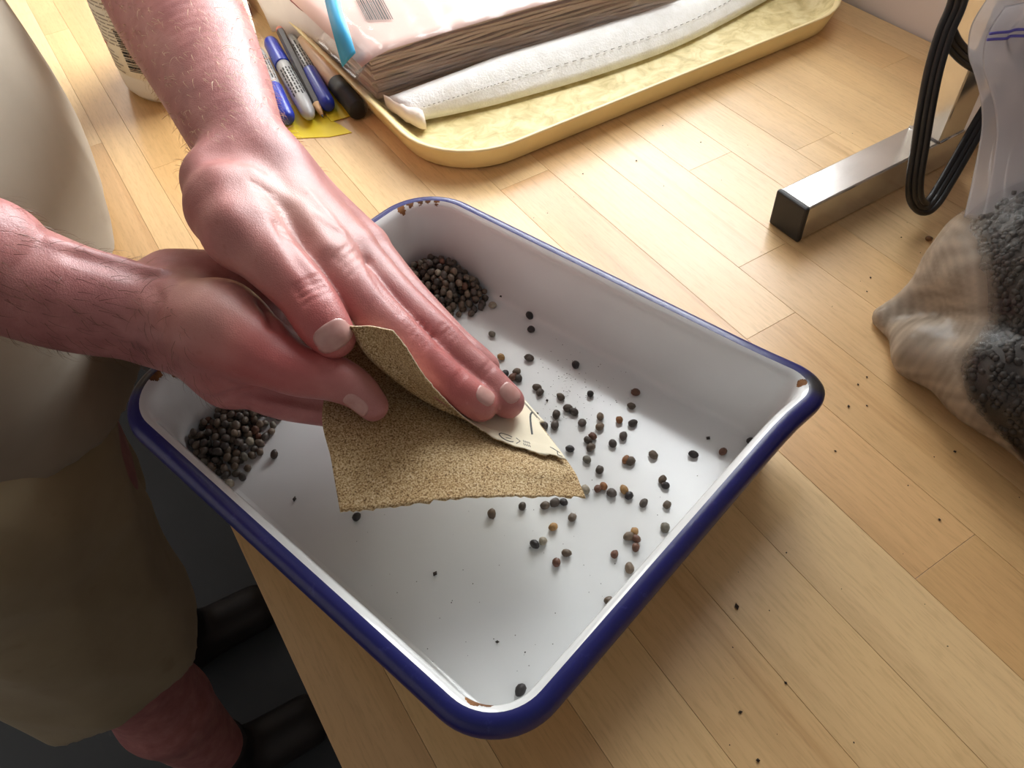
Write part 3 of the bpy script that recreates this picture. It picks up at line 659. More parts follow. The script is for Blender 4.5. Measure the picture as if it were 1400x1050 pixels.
dirn_ = SG[:, -1] - SG[:, -3]; SG[:, -1] += dirn_ / np.linalg.norm(dirn_, axis=1)[:, None] * (jit * np.linspace(.5, 3, 61))[:, None]
sand = thing('sandpaper', SG[30, 10], 'folded sheet of tan sandpaper held between the two hands over the tray', 'sandpaper')
V, Fc, NN = sheet_vf(SG, .0002)
if NN[30, 10][2] < 0: NN = -NN
def solid(name, G0, G1, mat, parent):
    n, m = G0.shape[:2]; V = np.vstack([G0.reshape(-1, 3), G1.reshape(-1, 3)]); o_ = n * m; Fc = []
    for i in range(n - 1):
        for j in range(m - 1):
            a, b, c, d = i * m + j, (i + 1) * m + j, (i + 1) * m + j + 1, i * m + j + 1; Fc += [(a, b, c, d), (o_ + a, o_ + d, o_ + c, o_ + b)]
    for i in range(n - 1): Fc += [(i * m, o_ + i * m, o_ + (i + 1) * m, (i + 1) * m), (i * m + m - 1, (i + 1) * m + m - 1, o_ + (i + 1) * m + m - 1, o_ + i * m + m - 1)]
    for j in range(m - 1): Fc += [(j, j + 1, o_ + j + 1, o_ + j), ((n - 1) * m + j, o_ + (n - 1) * m + j, o_ + (n - 1) * m + j + 1, (n - 1) * m + j + 1)]
    return mesh(name, V, Fc, mat, parent)
solid('grit_face', SG + NN * .00035, SG, M_GRIT, sand)['label'] = 'tan gritty abrasive face'
backing = solid('paper_backing', SG, SG - NN * .0003, M_BACK, sand); backing['label'] = 'cream paper back with black print'
def surf(s, t):
    x, y = s * 60, t * 80; i, j = min(int(x), 59), min(int(y), 79); fx, fy = x - i, y - j
    L = lambda A: (A[i, j] * (1 - fx) + A[i + 1, j] * fx) * (1 - fy) + (A[i, j + 1] * (1 - fx) + A[i + 1, j + 1] * fx) * fy
    return L(SG), L(NN)
mk = MB()
def stroke(pts, wd):
    P = []; Q = []
    for s, t in pts: p, n = surf(s, t); P.append(p - n * .00036); Q.append(n)
    P = np.array(P); T = np.gradient(P, axis=0); L = []; 
    for p, tt, n in zip(P, T, Q): b = nrm(np.cross(tt, n)); L.append([p - b * wd, p + b * wd])
    mk.add(*loft_vf(np.array(L), False))
# black bars across the back of the flap, an outlined emblem and fine edge lines
stroke([(.905, t) for t in np.linspace(.62, .76, 8)], .00045); stroke([(.70, t) for t in np.linspace(.60, .66, 6)], .0005)
for k_, (s0, s1) in enumerate(((.64, .98), (.66, .96))): stroke([(s, .612 + .012 * k_) for s in np.linspace(s0, s1, 12)], .00016)
em = [(.80 + .030 * math.cos(a), .915 + .050 * math.sin(a)) for a in np.linspace(.6, 5.4, 16)]; stroke(em, .00028)
stroke([(.835, .86), (.850, .90), (.835, .955)], .00022); stroke([(.795, .93), (.815, .91)], .0002)
for k_ in range(4): stroke([(.862 + .007 * k_, .865), (.866 + .007 * k_, .90)], .00016); stroke([(.862 + .007 * k_, .915), (.866 + .007 * k_, .945)], .00016)
stroke([(.965, .86), (.985, .91), (.978, .97), (.992, .985)], .0002); stroke([(.972, .87), (.992, .93)], .00016)
stroke([(.52, .592), (.56, .600), (.60, .592)], .0005); stroke([(.55, .612), (.58, .62)], .0006)
mk.build('printed_mark', M_INK, backing)

# ------------------------------------------------------------------ seeds
def seed_mat():
    t = NT('seed_coat'); oi = t.n('ShaderNodeObjectInfo'); tc = t.n('ShaderNodeTexCoord')
    n = t.noise(420, 4, tc.outputs['Object'], 0.6); c = t.mix(0.7, oi.outputs['Color'], t.ramp(n, [(0.3, (0.45, 0.42, 0.40)), (0.7, (1.25, 1.2, 1.15))]), 'MULTIPLY')
    t.set(Base_Color=c, Roughness=0.48, Specular_IOR_Level=0.4); t.bump(n, 0.5, 0.0002); return t.m
M_SEED = seed_mat()
seed_meshes = []
for k_ in range(6):
    bm = bmesh.new(); bmesh.ops.create_icosphere(bm, subdivisions=2, radius=1.0); r_ = np.random.default_rng(k_ + 3)
    ax = np.array([.00235, .00190, .00172]) * r_.uniform(.94, 1.06, 3); k1, k2 = r_.normal(0, 1.3, 3), r_.normal(0, 2.2, 3)
    for v in bm.verts:
        p = np.array(v.co); q = p * ax * (1 + .06 * math.sin(p @ k1 * 2 + k_) + .035 * math.sin(p @ k2 * 2))
        if p[0] > .6: q[1:] *= 1 - .35 * (p[0] - .6)
        v.co = q
    me = bpy.data.meshes.new('seed'); bm.to_mesh(me); bm.free(); me.polygons.foreach_set('use_smooth', [True] * len(me.polygons)); me.materials.append(M_SEED); seed_meshes.append(me)
DARK = [srgb(104, 92, 80), srgb(84, 75, 66), srgb(116, 103, 90), srgb(94, 86, 80), srgb(128, 112, 95), srgb(76, 69, 64), srgb(108, 93, 78)]
SEEDTONE = dict(d=None, g=srgb(120, 116, 104), p=srgb(168, 160, 142), t=srgb(176, 138, 88), o=srgb(152, 104, 66), r=srgb(112, 78, 62), k=srgb(58, 54, 54))
def seed(pos, tone='d', label=None, group=None, flat=True, size=1.0):
    o = bpy.data.objects.new('seed', seed_meshes[RNG.integers(6)]); COL.objects.link(o); o.location = [float(x) for x in pos]
    o.rotation_euler = (RNG.normal(0, .25), RNG.normal(0, .25), RNG.uniform(0, 6.28)) if flat else tuple(RNG.uniform(0, 6.28, 3))
    c = SEEDTONE[tone] or DARK[RNG.integers(len(DARK))]; o.color = c; s = size * RNG.uniform(.94, 1.14); o.scale = (s, s, s)
    return tag(o, label, 'seed', group)
g_near = 'seeds strewn beside the fingertips'; g_mid = 'seeds strewn between the sandpaper and the spout'; g_low = 'seeds strewn below the sandpaper corner'
l_near = 'small dark seed among those strewn on the tray just right of the fingertips'; l_mid = 'small dark seed strewn on the white tray floor right of the sandpaper corner'; l_low = 'small dark seed strewn on the tray floor below the right sandpaper corner'
SC = []
def c4(x, y): return 640 + x / 2.625, 460 + y / 2.625
for x, y, t_ in ((133,133,'k'),(160,146,'r'),(175,125,'d'),(181,150,'d'),(247,182,'d'),(258,200,'d'),(332,216,'d'),(358,257,'d'),(380,270,'d'),(316,280,'d'),(409,310,'d'),(274,318,'d'),(311,318,'d'),(474,287,'d'),(473,323,'d'),(440,398,'d'),(365,403,'k'),(520,384,'d')):
    SC.append((*c4(x, y), t_, l_near, g_near))
for x, y, t_ in ((557,357,'d'),(591,311,'d'),(472,478,'d'),(665,425,'d'),(425,441,'g'),(697,513,'d'),(515,561,'d'),(466,546,'r'),(560,550,'t'),(578,570,'k'),(630,598,'d'),(714,604,'d'),(583,447,'d'),(430,372,'d')):
    SC.append((*c4(x, y), t_, l_mid, g_mid))
for x, y, t_ in ((277,605,'d'),(311,596,'d'),(343,594,'k'),(577,717,'d'),(603,725,'r'),(601,756,'r'),(353,777,'d'),(318,811,'r'),(579,831,'d')):
    SC.append((*c4(x, y), t_, l_low, g_low))
for x, y, t_, lb in ((219,76,'d','dark grey seed lying alone just above the cluster of three beside the fingertips'),
    (385,100,'k','round near-black seed lying alone high on the tray floor near the long shaded wall'), (438,205,'k','round black seed right of the dusty patch beside the fingertips'),
    (600,200,'r','brown wedge-shaped seed nearest the shaded wall, right of the fingertips'), (586,249,'d','dark wrinkled seed just below the brown wedge-shaped one near the shaded wall'),
    (543,299,'o','reddish brown seed lying by itself to the right of the fingertips'), (447,358,'r','larger brownish seed touching a dark one right of the sandpaper tip'),
    (567,442,'o','orange-tan seed pressed against a dark one in the middle of the scatter'), (809,423,'k','dark oval seed left of the brown one, towards the pouring lip'),
    (914,413,'r','brown oval seed between two dark ones, towards the pouring lip'), (1015,376,'k','dark seed closest to the pouring lip, beside the blue rim'),
    (709,534,'k','largest black round seed on the right side of the scatter'), (487,537,'o','reddish seed beside a dark one just right of the sandpaper corner'),
    (421,549,'p','pale greenish seed touching the right corner of the sandpaper'), (195,610,'d','dark seed below the sandpaper edge, between its corner and middle'),
    (84,636,'d','dark round seed below the middle of the sandpaper edge'), (374,649,'d','dark brown seed below right corner of the sandpaper, above the tan one'),
    (306,682,'t','tan seed lying alone below the sandpaper edge'), (707,686,'g','grey seed alone near the lower right blue rim'),
    (239,745,'k','black plump seed next to a pale one below the sandpaper'), (268,733,'p','small pale seed beside the black plump one below the sandpaper'),
    (597,700,'t','tan seed on top of the small cluster near the lower right rim'), (526,781,'r','big brown seed left of the lower cluster near the right rim'),
    (642,843,'k','small seed against the foot of the lower right rim'), (505,948,'d','lowest seed on the right, standing alone near the lower right rim'), (996,440,'k','seed half hidden behind the right blue rim below the pouring lip')):
    SC.append((*c4(x, y), t_, lb, None))
def c3(x, y): return 480 + x / 3.333, 240 + y / 3.333
for x, y, t_, lb in ((694,547,'k','dark seed just right of the far heap, by the foot of the shaded wall'), (645,590,'p','pale grey seed just below the right end of the far heap'),
    (812,637,'k','upper of two black seeds by the bright line along the shaded wall'), (820,700,'k','lower of two black seeds by the bright line along the shaded wall'),
    (642,722,'g','round pale grey seed between the far heap and the sandpaper'), (683,826,'t','small cream seed right of the ring finger, by the paper edge'),
    (811,830,'d','dark grey seed above the dusty specks, right of the hand'), (547,627,'d','dark seed that rolled off the front of the far heap'), (592,599,'d','dark seed touching the right front of the far heap')):
    SC.append((*c3(x, y), t_, lb, None))
SC += [(711.6, 943, 'k', 'single black seed lying in the near corner of the tray', None), (374.8, 621, 'd', 'single dark seed beside the left heap', None), (487.5, 707, 'k', 'dark seed under the lower left corner of the sandpaper', None)]
for u, v, t_, lb, gp in SC:
    if gp: lb = lb.replace('small dark', dict(d='small dark brown', k='near-black', r='reddish brown', g='grey', t='tan')[t_])
    seed(at(u, v, FLOOR_Z + .0016) , t_, lb, gp, size=1.03 if t_ not in 'k' else 1.06)
s_ = seed(at(1270, 326, .0016), 't', 'tan seed lying on the table between the steel foot and the seed bag'); s_.color = srgb(128, 92, 60)
# heaps
def inside(P, poly):
    x, y = P; c = False; n = len(poly)
    for i in range(n):
        x1, y1 = poly[i]; x2, y2 = poly[(i + 1) % n]
        if (y1 > y) != (y2 > y) and x < (x2 - x1) * (y - y1) / (y2 - y1) + x1: c = not c
    return c
def bdist(P, poly):
    P = np.asarray(P); d = 9
    for i in range(len(poly)):
        a = np.asarray(poly[i]); b = np.asarray(poly[(i + 1) % len(poly)]); t = np.clip((P - a) @ (b - a) / ((b - a) @ (b - a)), 0, 1); d = min(d, np.linalg.norm(P - a - t * (b - a)))
    return d
wall_off = lambda z: np.interp(z, [p_[1] for p_ in prof], [p_[0] for p_ in prof])
walls_at = [(z, tray_outline(wall_off(z + FLOOR_Z) - .0022, 0, RAD)) for z in (.0015, .005, .009, .013, .017)]
ico = seed_meshes[0]; ico_v = np.array([v.co for v in ico.vertices]); ico_f = [tuple(p_.vertices) for p_ in ico.polygons]
M_MASS = plain('seed_mass', srgb(84, 74, 64), 0.5, 0.3, 500)
def vinside(P, poly):
    poly = np.asarray(poly); c = np.zeros(len(P), bool); x, y = P[:, 0], P[:, 1]
    for (x1, y1), (x2, y2) in zip(poly, np.roll(poly, -1, axis=0)):
        if y1 != y2: c ^= ((y1 > y) != (y2 > y)) & (x < (x2 - x1) * (y - y1) / (y2 - y1) + x1)
    return c
def vbdist(P, poly):
    d = np.full(len(P), 9.0); poly = np.asarray(poly)
    for a, b in zip(poly, np.roll(poly, -1, axis=0)): t = np.clip((P - a) @ (b - a) / ((b - a) @ (b - a)), 0, 1); d = np.minimum(d, np.linalg.norm(P - a - t[:, None] * (b - a), axis=1))
    return d
def heap(pix, cap, slope, label, group, limit, core):
    under = MB()
    poly = [at(u, v, z)[:2] for u, v, z in pix]; lo = np.min(poly, axis=0); hi = np.max(poly, axis=0); top = []
    for layer in range(8):
        z = .0017 + layer * .0029; pts = []
        wp = min(walls_at, key=lambda q: abs(q[0] - z))[1]
        C = RNG.uniform(lo, hi, (1500, 2)); C = C[vinside(C, poly) & vinside(C, wp)]
        if layer and len(C): C = C[np.minimum(cap, slope * (vbdist(C, poly) + .001)) >= z - .0005 + RNG.normal(0, .0006, len(C))]
        for p in C:
            if not pts or (((np.array(pts) - p) ** 2).sum(1) > .0037 ** 2).all(): pts.append(p)
        top += [(p[0], p[1], z) for p in pts]
    T = np.array(top); vis = []
    for i, p in enumerate(T):
        above = (T[:, 2] > p[2] + .0045) & (np.hypot(T[:, 0] - p[0], T[:, 1] - p[1]) < .0034)
        (vis.append(i) if not above.any() else None)
    vis = sorted(vis, key=lambda i: -T[i, 2] + RNG.uniform(0, .004))
    for n_, i in enumerate(vis):
        if n_ < limit: seed((T[i, 0], T[i, 1], T[i, 2] + FLOOR_Z - .0002), tn := str(RNG.choice(list('dddddddgddddddrdddp'))), dict(d='dark brown', g='greyish', r='reddish brown', p='pale').get(tn) + label, group, False)
    for i in sorted(set(range(len(T))) - set(vis[:limit])):
        a = RNG.uniform(0, 6.28, 3); M3 = np.array(Matrix.Rotation(a[0], 3, 'X') @ Matrix.Rotation(a[1], 3, 'Z')); under.add(ico_v @ M3.T + T[i] + np.array([0, 0, FLOOR_Z - .0002]), ico_f)
    tag(under.build('seed_heap_core', M_MASS), core, 'seeds', kind='stuff')
heap([(212, 622, .001), (222, 584, .001), (262, 558, .001), (300, 548, .001), (345, 540, .001), (386, 566, .001), (368, 604, .001), (348, 642, .001), (325, 662, .001), (296, 680, .001), (240, 655, .001)], .0110, .62,
     ' seed in the small heap at the left corner of the tray', 'seeds of the left heap', 105, 'dark seeds buried inside the left heap in the enamel tray')
heap([(530, 392, .001), (548, 372, .001), (574, 352, .001), (606, 350, .001), (645, 368, .001), (678, 396, .001), (668, 416, .001), (640, 432, .001), (612, 440, .001), (570, 425, .001), (540, 410, .001)], .017, .85,
     ' seed in the heap against the far wall of the tray', 'seeds of the far heap', 118, 'dark seeds buried inside the far heap in the enamel tray')
# dust and crumbs
def specks(name, spots, mat, label, cat):
    m = MB()
    for p, r in spots:
        a = RNG.uniform(0, 6.28); e = RNG.uniform(.6, 1.8); c, s = math.cos(a), math.sin(a)
        V = np.array([(e, 0, 0), (0, 1, 0), (-e, 0, 0), (0, -1, 0), (0, 0, .7), (0, 0, -.7)]) * r; V = np.c_[V[:, 0] * c - V[:, 1] * s, V[:, 0] * s + V[:, 1] * c, V[:, 2]]
        m.add(V + np.array([p[0], p[1], p[2] + .6 * r]), [(0, 1, 4), (1, 2, 4), (2, 3, 4), (3, 0, 4), (1, 0, 5), (2, 1, 5), (3, 2, 5), (0, 3, 5)])
    o = m.build(name, mat, None, False); return tag(o, label, cat, kind='stuff')
sp = []
for _ in range(170):
    u, v = RNG.normal(765, 38), RNG.normal(535, 28)
    if u > 735 and u < 960: sp.append((at(u, v, FLOOR_Z), RNG.uniform(.00012, .00030)))
for _ in range(80): sp.append((at(RNG.uniform(480, 960), RNG.uniform(640, 930), FLOOR_Z), RNG.uniform(.00012, .00028)))
for u, v, r in ((595, 785, .0011), (680, 878, .0007), (403, 683, .0010), (953, 622, .0008), (968, 600, .0012), (718, 892, .0004), (735, 566, .0009), (748, 548, .0008), (850, 470, .0006)): sp.append((at(u, v, FLOOR_Z), r))
sp = [q for q in sp if inside(q[0][:2], walls_at[0][1])]
specks('seed_dust', sp, plain('dust', srgb(60, 52, 48), 0.8), 'fine dark dust and chaff sprinkled on the tray floor', 'dust')
sp = [(at(u, v, 0.0), r) for u, v, r in ((1185, 516, .0007), (1173, 526, .0006), (1160, 556, .0007), (1190, 380, .0006), (1185, 399, .0006), (1232, 325, .0006), (1185, 555, .0005), (1173, 526, .0005), (1007, 830, .0010), (1074, 934, .0006), (1036, 1040, .0009), (1075, 756, .0005), (1284, 711, .0008), (1080, 52, .0011), (780, 168, .0006), (958, 195, .0006), (870, 220, .0007), (906, 172, .0004), (797, 238, .0006), (1012, 974, .0007), (1142, 617, .0005), (1305, 618, .0008), (1277, 625, .0004))]
for _ in range(70):
    u, v = RNG.uniform(600, 1400), RNG.uniform(120, 1040); sp.append((at(u, v, 0.0), RNG.uniform(.00015, .0004)))
sp = [q for q in sp if not inside(q[0][:2], TC) and q[0][0] < .60 and bdist(q[0][:2], TC) > .012]
specks('table_crumbs', sp, plain('crumb', srgb(52, 38, 28), 0.8), 'dark crumbs scattered over the wooden table top', 'crumbs')
# ------------------------------------------------------------------ steel stand with its cord
def steel_mat():
    t = NT('brushed_steel'); p = t.pos(); n = t.noise(1.0, 3, t.scaled(p, (12, 900, 900)), 0.6)
    t.set(Base_Color=t.ramp(t.noise(40, 4, p), [(0.3, (0.60, 0.59, 0.57, 1)), (0.7, (0.72, 0.71, 0.69, 1))]), Metallic=1.0, Roughness=0.24); t.bump(n, 0.05, 0.0003); return t.m
M_STEEL = steel_mat(); M_BLACKP = plain('black_plastic', srgb(34, 33, 33), 0.5, 0.1, 60); M_RUB = plain('black_rubber_cord', srgb(30, 30, 31), 0.42, 0.1, 40)
stand = thing('steel_stand', (0.46, 0.2505, 0.0), 'stainless square-tube stand with black end cap on the table beside the seed bag', 'stand')
box('foot_tube', (0.3455, 0.598, 0.2390, 0.2630, 0.0004, 0.0250), M_STEEL, stand, 0.0012)
V, Fc = box_vf(0.3425, 0.3465, 0.2386, 0.2634, 0.0, 0.0254, 0.0014); mesh('end_cap', V, Fc, M_BLACKP, stand, False)
box('post', (0.4600, 0.4840, 0.2390, 0.2630, 0.0250, 0.42), M_STEEL, stand, 0.0010)
wb = MB(); wb.add(*tube_vf([(0.460, 0.2395, 0.0252), (0.460, 0.2625, 0.0252)], .0009, 8)); wb.add(*tube_vf([(0.4605, 0.2388, 0.0252), (0.4835, 0.2388, 0.0252)], .0009, 8)); wb.build('weld_seam', M_STEEL, stand)
cordp = [aty(*p) for p in ((1352, -420, .243), (1345, -250, .240), (1326, -80, .237), (1310, 0, .236), (1292, 45, .234), (1277, 95, .230), (1266, 150, .225), (1258, 200, .220), (1251, 245, .215), (1252, 272, .2115), (1263, 284, .2095), (1276, 276, .211), (1293, 250, .215), (1318, 207, .221), (1345, 160, .226), (1372, 118, .230), (1400, 80, .233), (1420, 30, .236), (1432, -40, .237), (1440, -140, .237))]
def flat_cord(P, n=120, r=.00205):
    S = spline(P, n); T = np.gradient(S, axis=0); T /= np.linalg.norm(T, axis=1)[:, None]; m = MB()
    V0 = nrm(CAMPOS - S.mean(0)); B = np.cross(T, V0); B /= np.linalg.norm(B, axis=1)[:, None]
    for k_ in (-1, 0, 1): m.add(*tube_vf(S + B * (k_ * r * 1.45), r, 10))
    return m
cord = thing('power_cord', cordp[10], 'black ribbed flat cord hanging in a loop beside the steel post', 'cord'); flat_cord(cordp).build('cord_loop', M_RUB, cord)
wrap = [aty(*p) for p in ((1296, 44, .2365), (1304, 60, .2345), (1316, 74, .2335), (1332, 86, .2335), (1350, 94, .2335), (1372, 96, .236))]
flat_cord(wrap, 50, .0019).build('cord_strand', M_RUB, cord)

# ------------------------------------------------------------------ zip bag of seeds
M_FILM = film_mat('dusty_clear_film', (0.97, 0.96, 0.95), 'dusty', 0.2, 0.35, (0.62, 0.50, 0.38, 1), 0.25, 160)
M_FILM2 = film_mat('milky_film', (0.97, 0.96, 0.97), 0.42, 0.16, 0.75, (0.86, 0.84, 0.86, 1), 0.3, 60)
M_ZIP = plain('violet_zip', srgb(104, 96, 190), 0.35)
bag = thing('zip_bag', (0.40, 0.09, 0.0), 'clear dusty zip-top plastic bag full of dark seeds at the right edge', 'bag')
gG = Grid((0.29, -0.06, 0.0), (0.54, 0.20, 0.135), 0.0022)
def bagshape(g, ins):
    g.cone((.402, .098, .040), (.445, .040, .046), .075 - ins, .078 - ins, k=.001, flat=(0, 0, 1), ratio=.72, m=.03)
    g.cone((.374, .135, .030), (.402, .098, .040), .036 - ins, .066 - ins, k=.02, flat=(0, 0, 1), ratio=.75, m=.03)
    g.cone((.331, .1635, .0045), (.374, .135, .030), .0035 - min(ins, .002), .036 - ins, k=.008, m=.03)
    Q = [((.331, .1600, .0045), .0040), ((.319, .1290, .0130), .0125), ((.324, .090, .0240), .0240), ((.333, .045, .0320), .0350), ((.350, 0., .036), .042)]
    for (a, ra), (b, rb) in zip(Q[:-1], Q[1:]): g.cone(a, b, max(.0015, ra - ins), rb - ins, k=.014, m=.03)
    return g
bagshape(gG, 0.0)
X, Y, Z = np.meshgrid(*gG.ax, indexing='ij')
dtip = np.sqrt((X - .325) ** 2 + (Y - .170) ** 2 + (Z - .0) ** 2)
amp = np.clip((.100 - dtip) / .05, 0, 1) * np.clip((dtip - .006) / .01, 0, 1)
gG.a += (.0003 * amp * np.sin(dtip * 1300 + 3 * np.sin(Z * 160) + 2 * np.sin(Y * 90)) + .0006 * np.sin(X * 190 + Z * 120) * np.sin(Y * 170)).astype(np.float32)
gG.a = np.maximum(gG.a, .0006 - Z)
VG, FG = gG.mesh(1)
dt = np.linalg.norm(VG - np.array([.325, .170, 0]), axis=1)
side = dt + .25 * (VG[:, 2] - .03) - .12 * (.10 - VG[:, 1]) * 0
dusty = np.clip((.088 - (dt + .16 * VG[:, 2] - .10 * np.clip(.07 - VG[:, 1], 0, .1) - 1.7 * np.clip(.034 - VG[:, 2], 0, .04))) / .012, 0, 1)
nz = np.sin(dt * 1300 + 3 * np.sin(VG[:, 2] * 160)) * .5 + .5
dusty = .012 + dusty * (.62 + .16 * nz + .12 * np.sin(VG @ np.array([210., 330., 170.]) + 2 * np.sin(VG @ np.array([-90., 140., 300.]))))
bf = np_mesh('bag_film', VG, FG, M_FILM, bag, dict(dusty=dusty)); bf['label'] = 'clear film coated with tan dust towards the corner'
gI = Grid((0.29, -0.06, 0.0), (0.54, 0.20, 0.135), 0.003); bagshape(gI, .0052); X, Y, Z = np.meshgrid(*gI.ax, indexing='ij'); gI.a = np.maximum(gI.a, .002 - Z); VI, FI = gI.mesh(2)
ii = RNG.choice(len(VI), 9000); PI_ = VI[ii]; PI_ = PI_[(PI_[:, 2] > .005) & (PI_[:, 0] < .475) & (PI_[:, 1] > -.03)]; m = MB().add(VI, FI.tolist()); lv = ico_v[:]; bm = bmesh.new(); bmesh.ops.create_icosphere(bm, subdivisions=1, radius=1.0); lv = np.array([v.co for v in bm.verts]); lf = [tuple(v.index for v in f.verts) for f in bm.faces]; bm.free()
for p in PI_:
    a = RNG.uniform(0, 6.28, 2); M3 = np.array(Matrix.Rotation(a[0], 3, 'X') @ Matrix.Rotation(a[1], 3, 'Z')); m.add((lv * np.array([.0026, .0021, .0019]) * RNG.uniform(.75, 1.15)) @ M3.T + p, lf)
sb = m.build('bagged_seeds', plain('bagged_seed', srgb(60, 53, 48), 0.6, 0.5, 160)); tag(sb, 'dark lumpy seeds showing through the clear zip bag film', 'seeds', kind='stuff')
# empty upper part of the bag, standing up against the post, with its zip
left = ats([(1338, 318, .056), (1350, 262, .066), (1362, 195, .080), (1360, 150, .091), (1352, 118, .100), (1344, 92, .108), (1345, 62, .118), (1353, 40, .125), (1374, 8, .135)])
right = ats([(1560, 340, .078), (1555, 280, .085), (1550, 210, .094), (1545, 160, .102), (1540, 125, .108), (1535, 95, .114), (1530, 52, .124), (1525, 20, .132), (1520, -20, .143)])
ls, rs = spline(left, 60), spline(right, 60); GS = []
for i in range(60):
    row = []
    for j in range(50):
        t_ = j / 49; p = ls[i] * (1 - t_) + rs[i] * t_; wv = math.sin(t_ * 17 + i * .13) * .5 + math.sin(t_ * 31 - i * .21 + 1) * .35 + math.sin(t_ * 6 + i * .34) * .6
        row.append(p + np.array([.25, -.9, .1]) * (.0035 * wv * min(1, t_ * 5) * (1 - .75 * max(0, (i - 42) / 18))))
    GS.append(row)
GS = np.array(GS); V, Fc, Nn = sheet_vf(GS, .0003); mesh('bag_top', V, Fc, M_FILM2, bag)['label'] = 'milky empty top of the bag'
GB2 = GS + np.array([.004, .012, 0.0]); V, Fc, Nn2 = sheet_vf(GB2, .0003); mesh('bag_top', V, Fc, M_FILM2, bag)
for f in (.80, .86):
    i = int(f * 59); mesh('zip_track', *tube_vf(GS[i] + np.array([-.0004, -.0012, .0003]), .0007, 8), M_ZIP, bag)

# ------------------------------------------------------------------ yellow cafeteria tray and what lies on it
def mottled():
    t = NT('mottled_yellow_fibreglass'); p = t.pos(); n = t.noise(70, 5, p, 0.6, 0.8)
    t.set(Base_Color=t.ramp(n, [(0.30, srgb(188, 168, 108)), (0.5, srgb(220, 202, 146)), (0.72, srgb(238, 226, 180))]), Roughness=0.42); t.bump(n, 0.1, 0.001); return t.m
M_YEL = mottled()
def rrect(x0, x1, y0, y1, r, z, n=10):
    P = []
    for cx, cy, a0 in ((x1 - r, y1 - r, 0), (x0 + r, y1 - r, 90), (x0 + r, y0 + r, 180), (x1 - r, y0 + r, 270)):
        for a in np.linspace(a0, a0 + 90, n): P.append((cx + r * math.cos(math.radians(a)), cy + r * math.sin(math.radians(a)), z))
    return np.array(P)
def ytray(ins, z): return rrect(.1865 + ins, .592 - ins, .4085 + ins, .735 - ins, .058 - ins * .6, z)
yt = thing('cafeteria_tray', (.39, .57, 0), 'mottled yellow shallow tray holding a wrapped paper bundle at the back', 'tray')
L_ = [ytray(.06, .0045), ytray(.020, .0045), ytray(.0165, .0055), ytray(.0135, .0085), ytray(.0045, .0185), ytray(.0025, .0200), ytray(.0005, .0203), ytray(0, .0195), ytray(.0012, .0178)]
V, Fc = loft_vf(L_[:5], True, cap0=True); mesh('tray_floor', V, Fc, M_YEL, yt)
V, Fc = loft_vf(L_[4:], True); mesh('tray_rim', V, Fc, plain('yellow_rim', srgb(240, 220, 166), 0.4, 0.06, 30), yt)
V, Fc = loft_vf([ytray(.0012, .0178), ytray(.0030, .0110), ytray(.0062, .0024), ytray(.0085, .0004), ytray(.07, .0004)], True, cap1=True); mesh('tray_outside', V, Fc, plain('yellow_side', srgb(240, 218, 156), 0.45, 0.06, 30), yt)
# white folded cloth along the front
def felt():
    t = NT('white_quilted_cloth'); p = t.pos(); n = t.noise(90, 5, p, 0.6); t.set(Base_Color=t.ramp(n, [(0.3, srgb(236, 234, 228)), (0.7, srgb(250, 249, 246))]), Roughness=0.9, Specular_IOR_Level=0.2); t.bump(t.math('ADD', n, t.noise(600, 2, p)), 0.35, 0.0014); return t.m
M_FELT = felt()
fbp = spline(ats([(572, 166, .0075), (640, 152, .0075), (700, 137, .0075), (820, 102, .0075), (930, 62, .0075), (1035, 8, .0075), (1090, -25, .0075)]), 70)
smp = spline(ats([(565, 150, .018), (640, 127, .0185), (700, 108, .0185), (820, 72, .0185), (930, 34, .0185), (1010, -6, .018), (1060, -35, .018)]), 70)
btp = spline(ats([(540, 135, .022), (630, 102, .026), (700, 76, .027), (820, 40, .027), (920, 8, .026), (985, -22, .026), (1030, -50, .025)]), 70)
cloth = thing('folded_cloth', fbp[35], 'white folded quilted cloth strip lying along the front of the yellow tray', 'cloth'); lo_ = []
for i in range(70):
    a, b, c = fbp[i], smp[i], btp[i]; d = c + np.array([0, .012, -.004]); e = np.array([c[0], c[1] + .012, .0075]); w1 = RNG.normal(0, .00025, 3)
    mid = (a + b) / 2 + np.array([0, -.0016, .0]); mid2 = (b + c) / 2 + np.array([0, -.0004, .0016]) + w1
    if i == 0: sh = np.array([.004, 0, 0]); a, mid, b, mid2, c, d, e = a + sh * .2, mid - sh * .6, b + sh, mid2 - sh * .8, c + sh * .1, d, e
    lo_.append([a, mid, b - np.array([0, -.0006, .0006]), mid2, c, d, e])
V, Fc = loft_vf(lo_, True, True, True); mesh('cloth_body', V, Fc, M_FELT, cloth)
st = MB()
for i in range(2, 66, 1):
    a, b = smp[i], smp[i] * .55 + smp[i + 1] * .45; st.add(*tube_vf([a + np.array([0, -.0004, .0]), b + np.array([0, -.0004, .0])], .00035, 6))
st.build('stitch_line', plain('grey_thread', srgb(176, 172, 166), 0.8), cloth)
tor = spline(ats([(526, 138, .014), (545, 150, .016), (560, 158, .015), (580, 164, .012)]), 9); lo_ = []
for i, p in enumerate(tor): r = .0050 + .0007 * math.sin(i * 2.1) + .003 * (i / 8); lo_.append([p + np.array([.3 * r * math.cos(a), r * math.cos(a), r * .9 * math.sin(a)]) for a in np.linspace(0, 6.28, 12, endpoint=False)])
V, Fc = loft_vf(lo_, True, True, True); mesh('torn_end', V, Fc, plain('pinkish_wadding', srgb(238, 222, 208), 0.95, 0.05, 60, 0.6, 300), cloth)['label'] = 'ragged pinkish torn end'
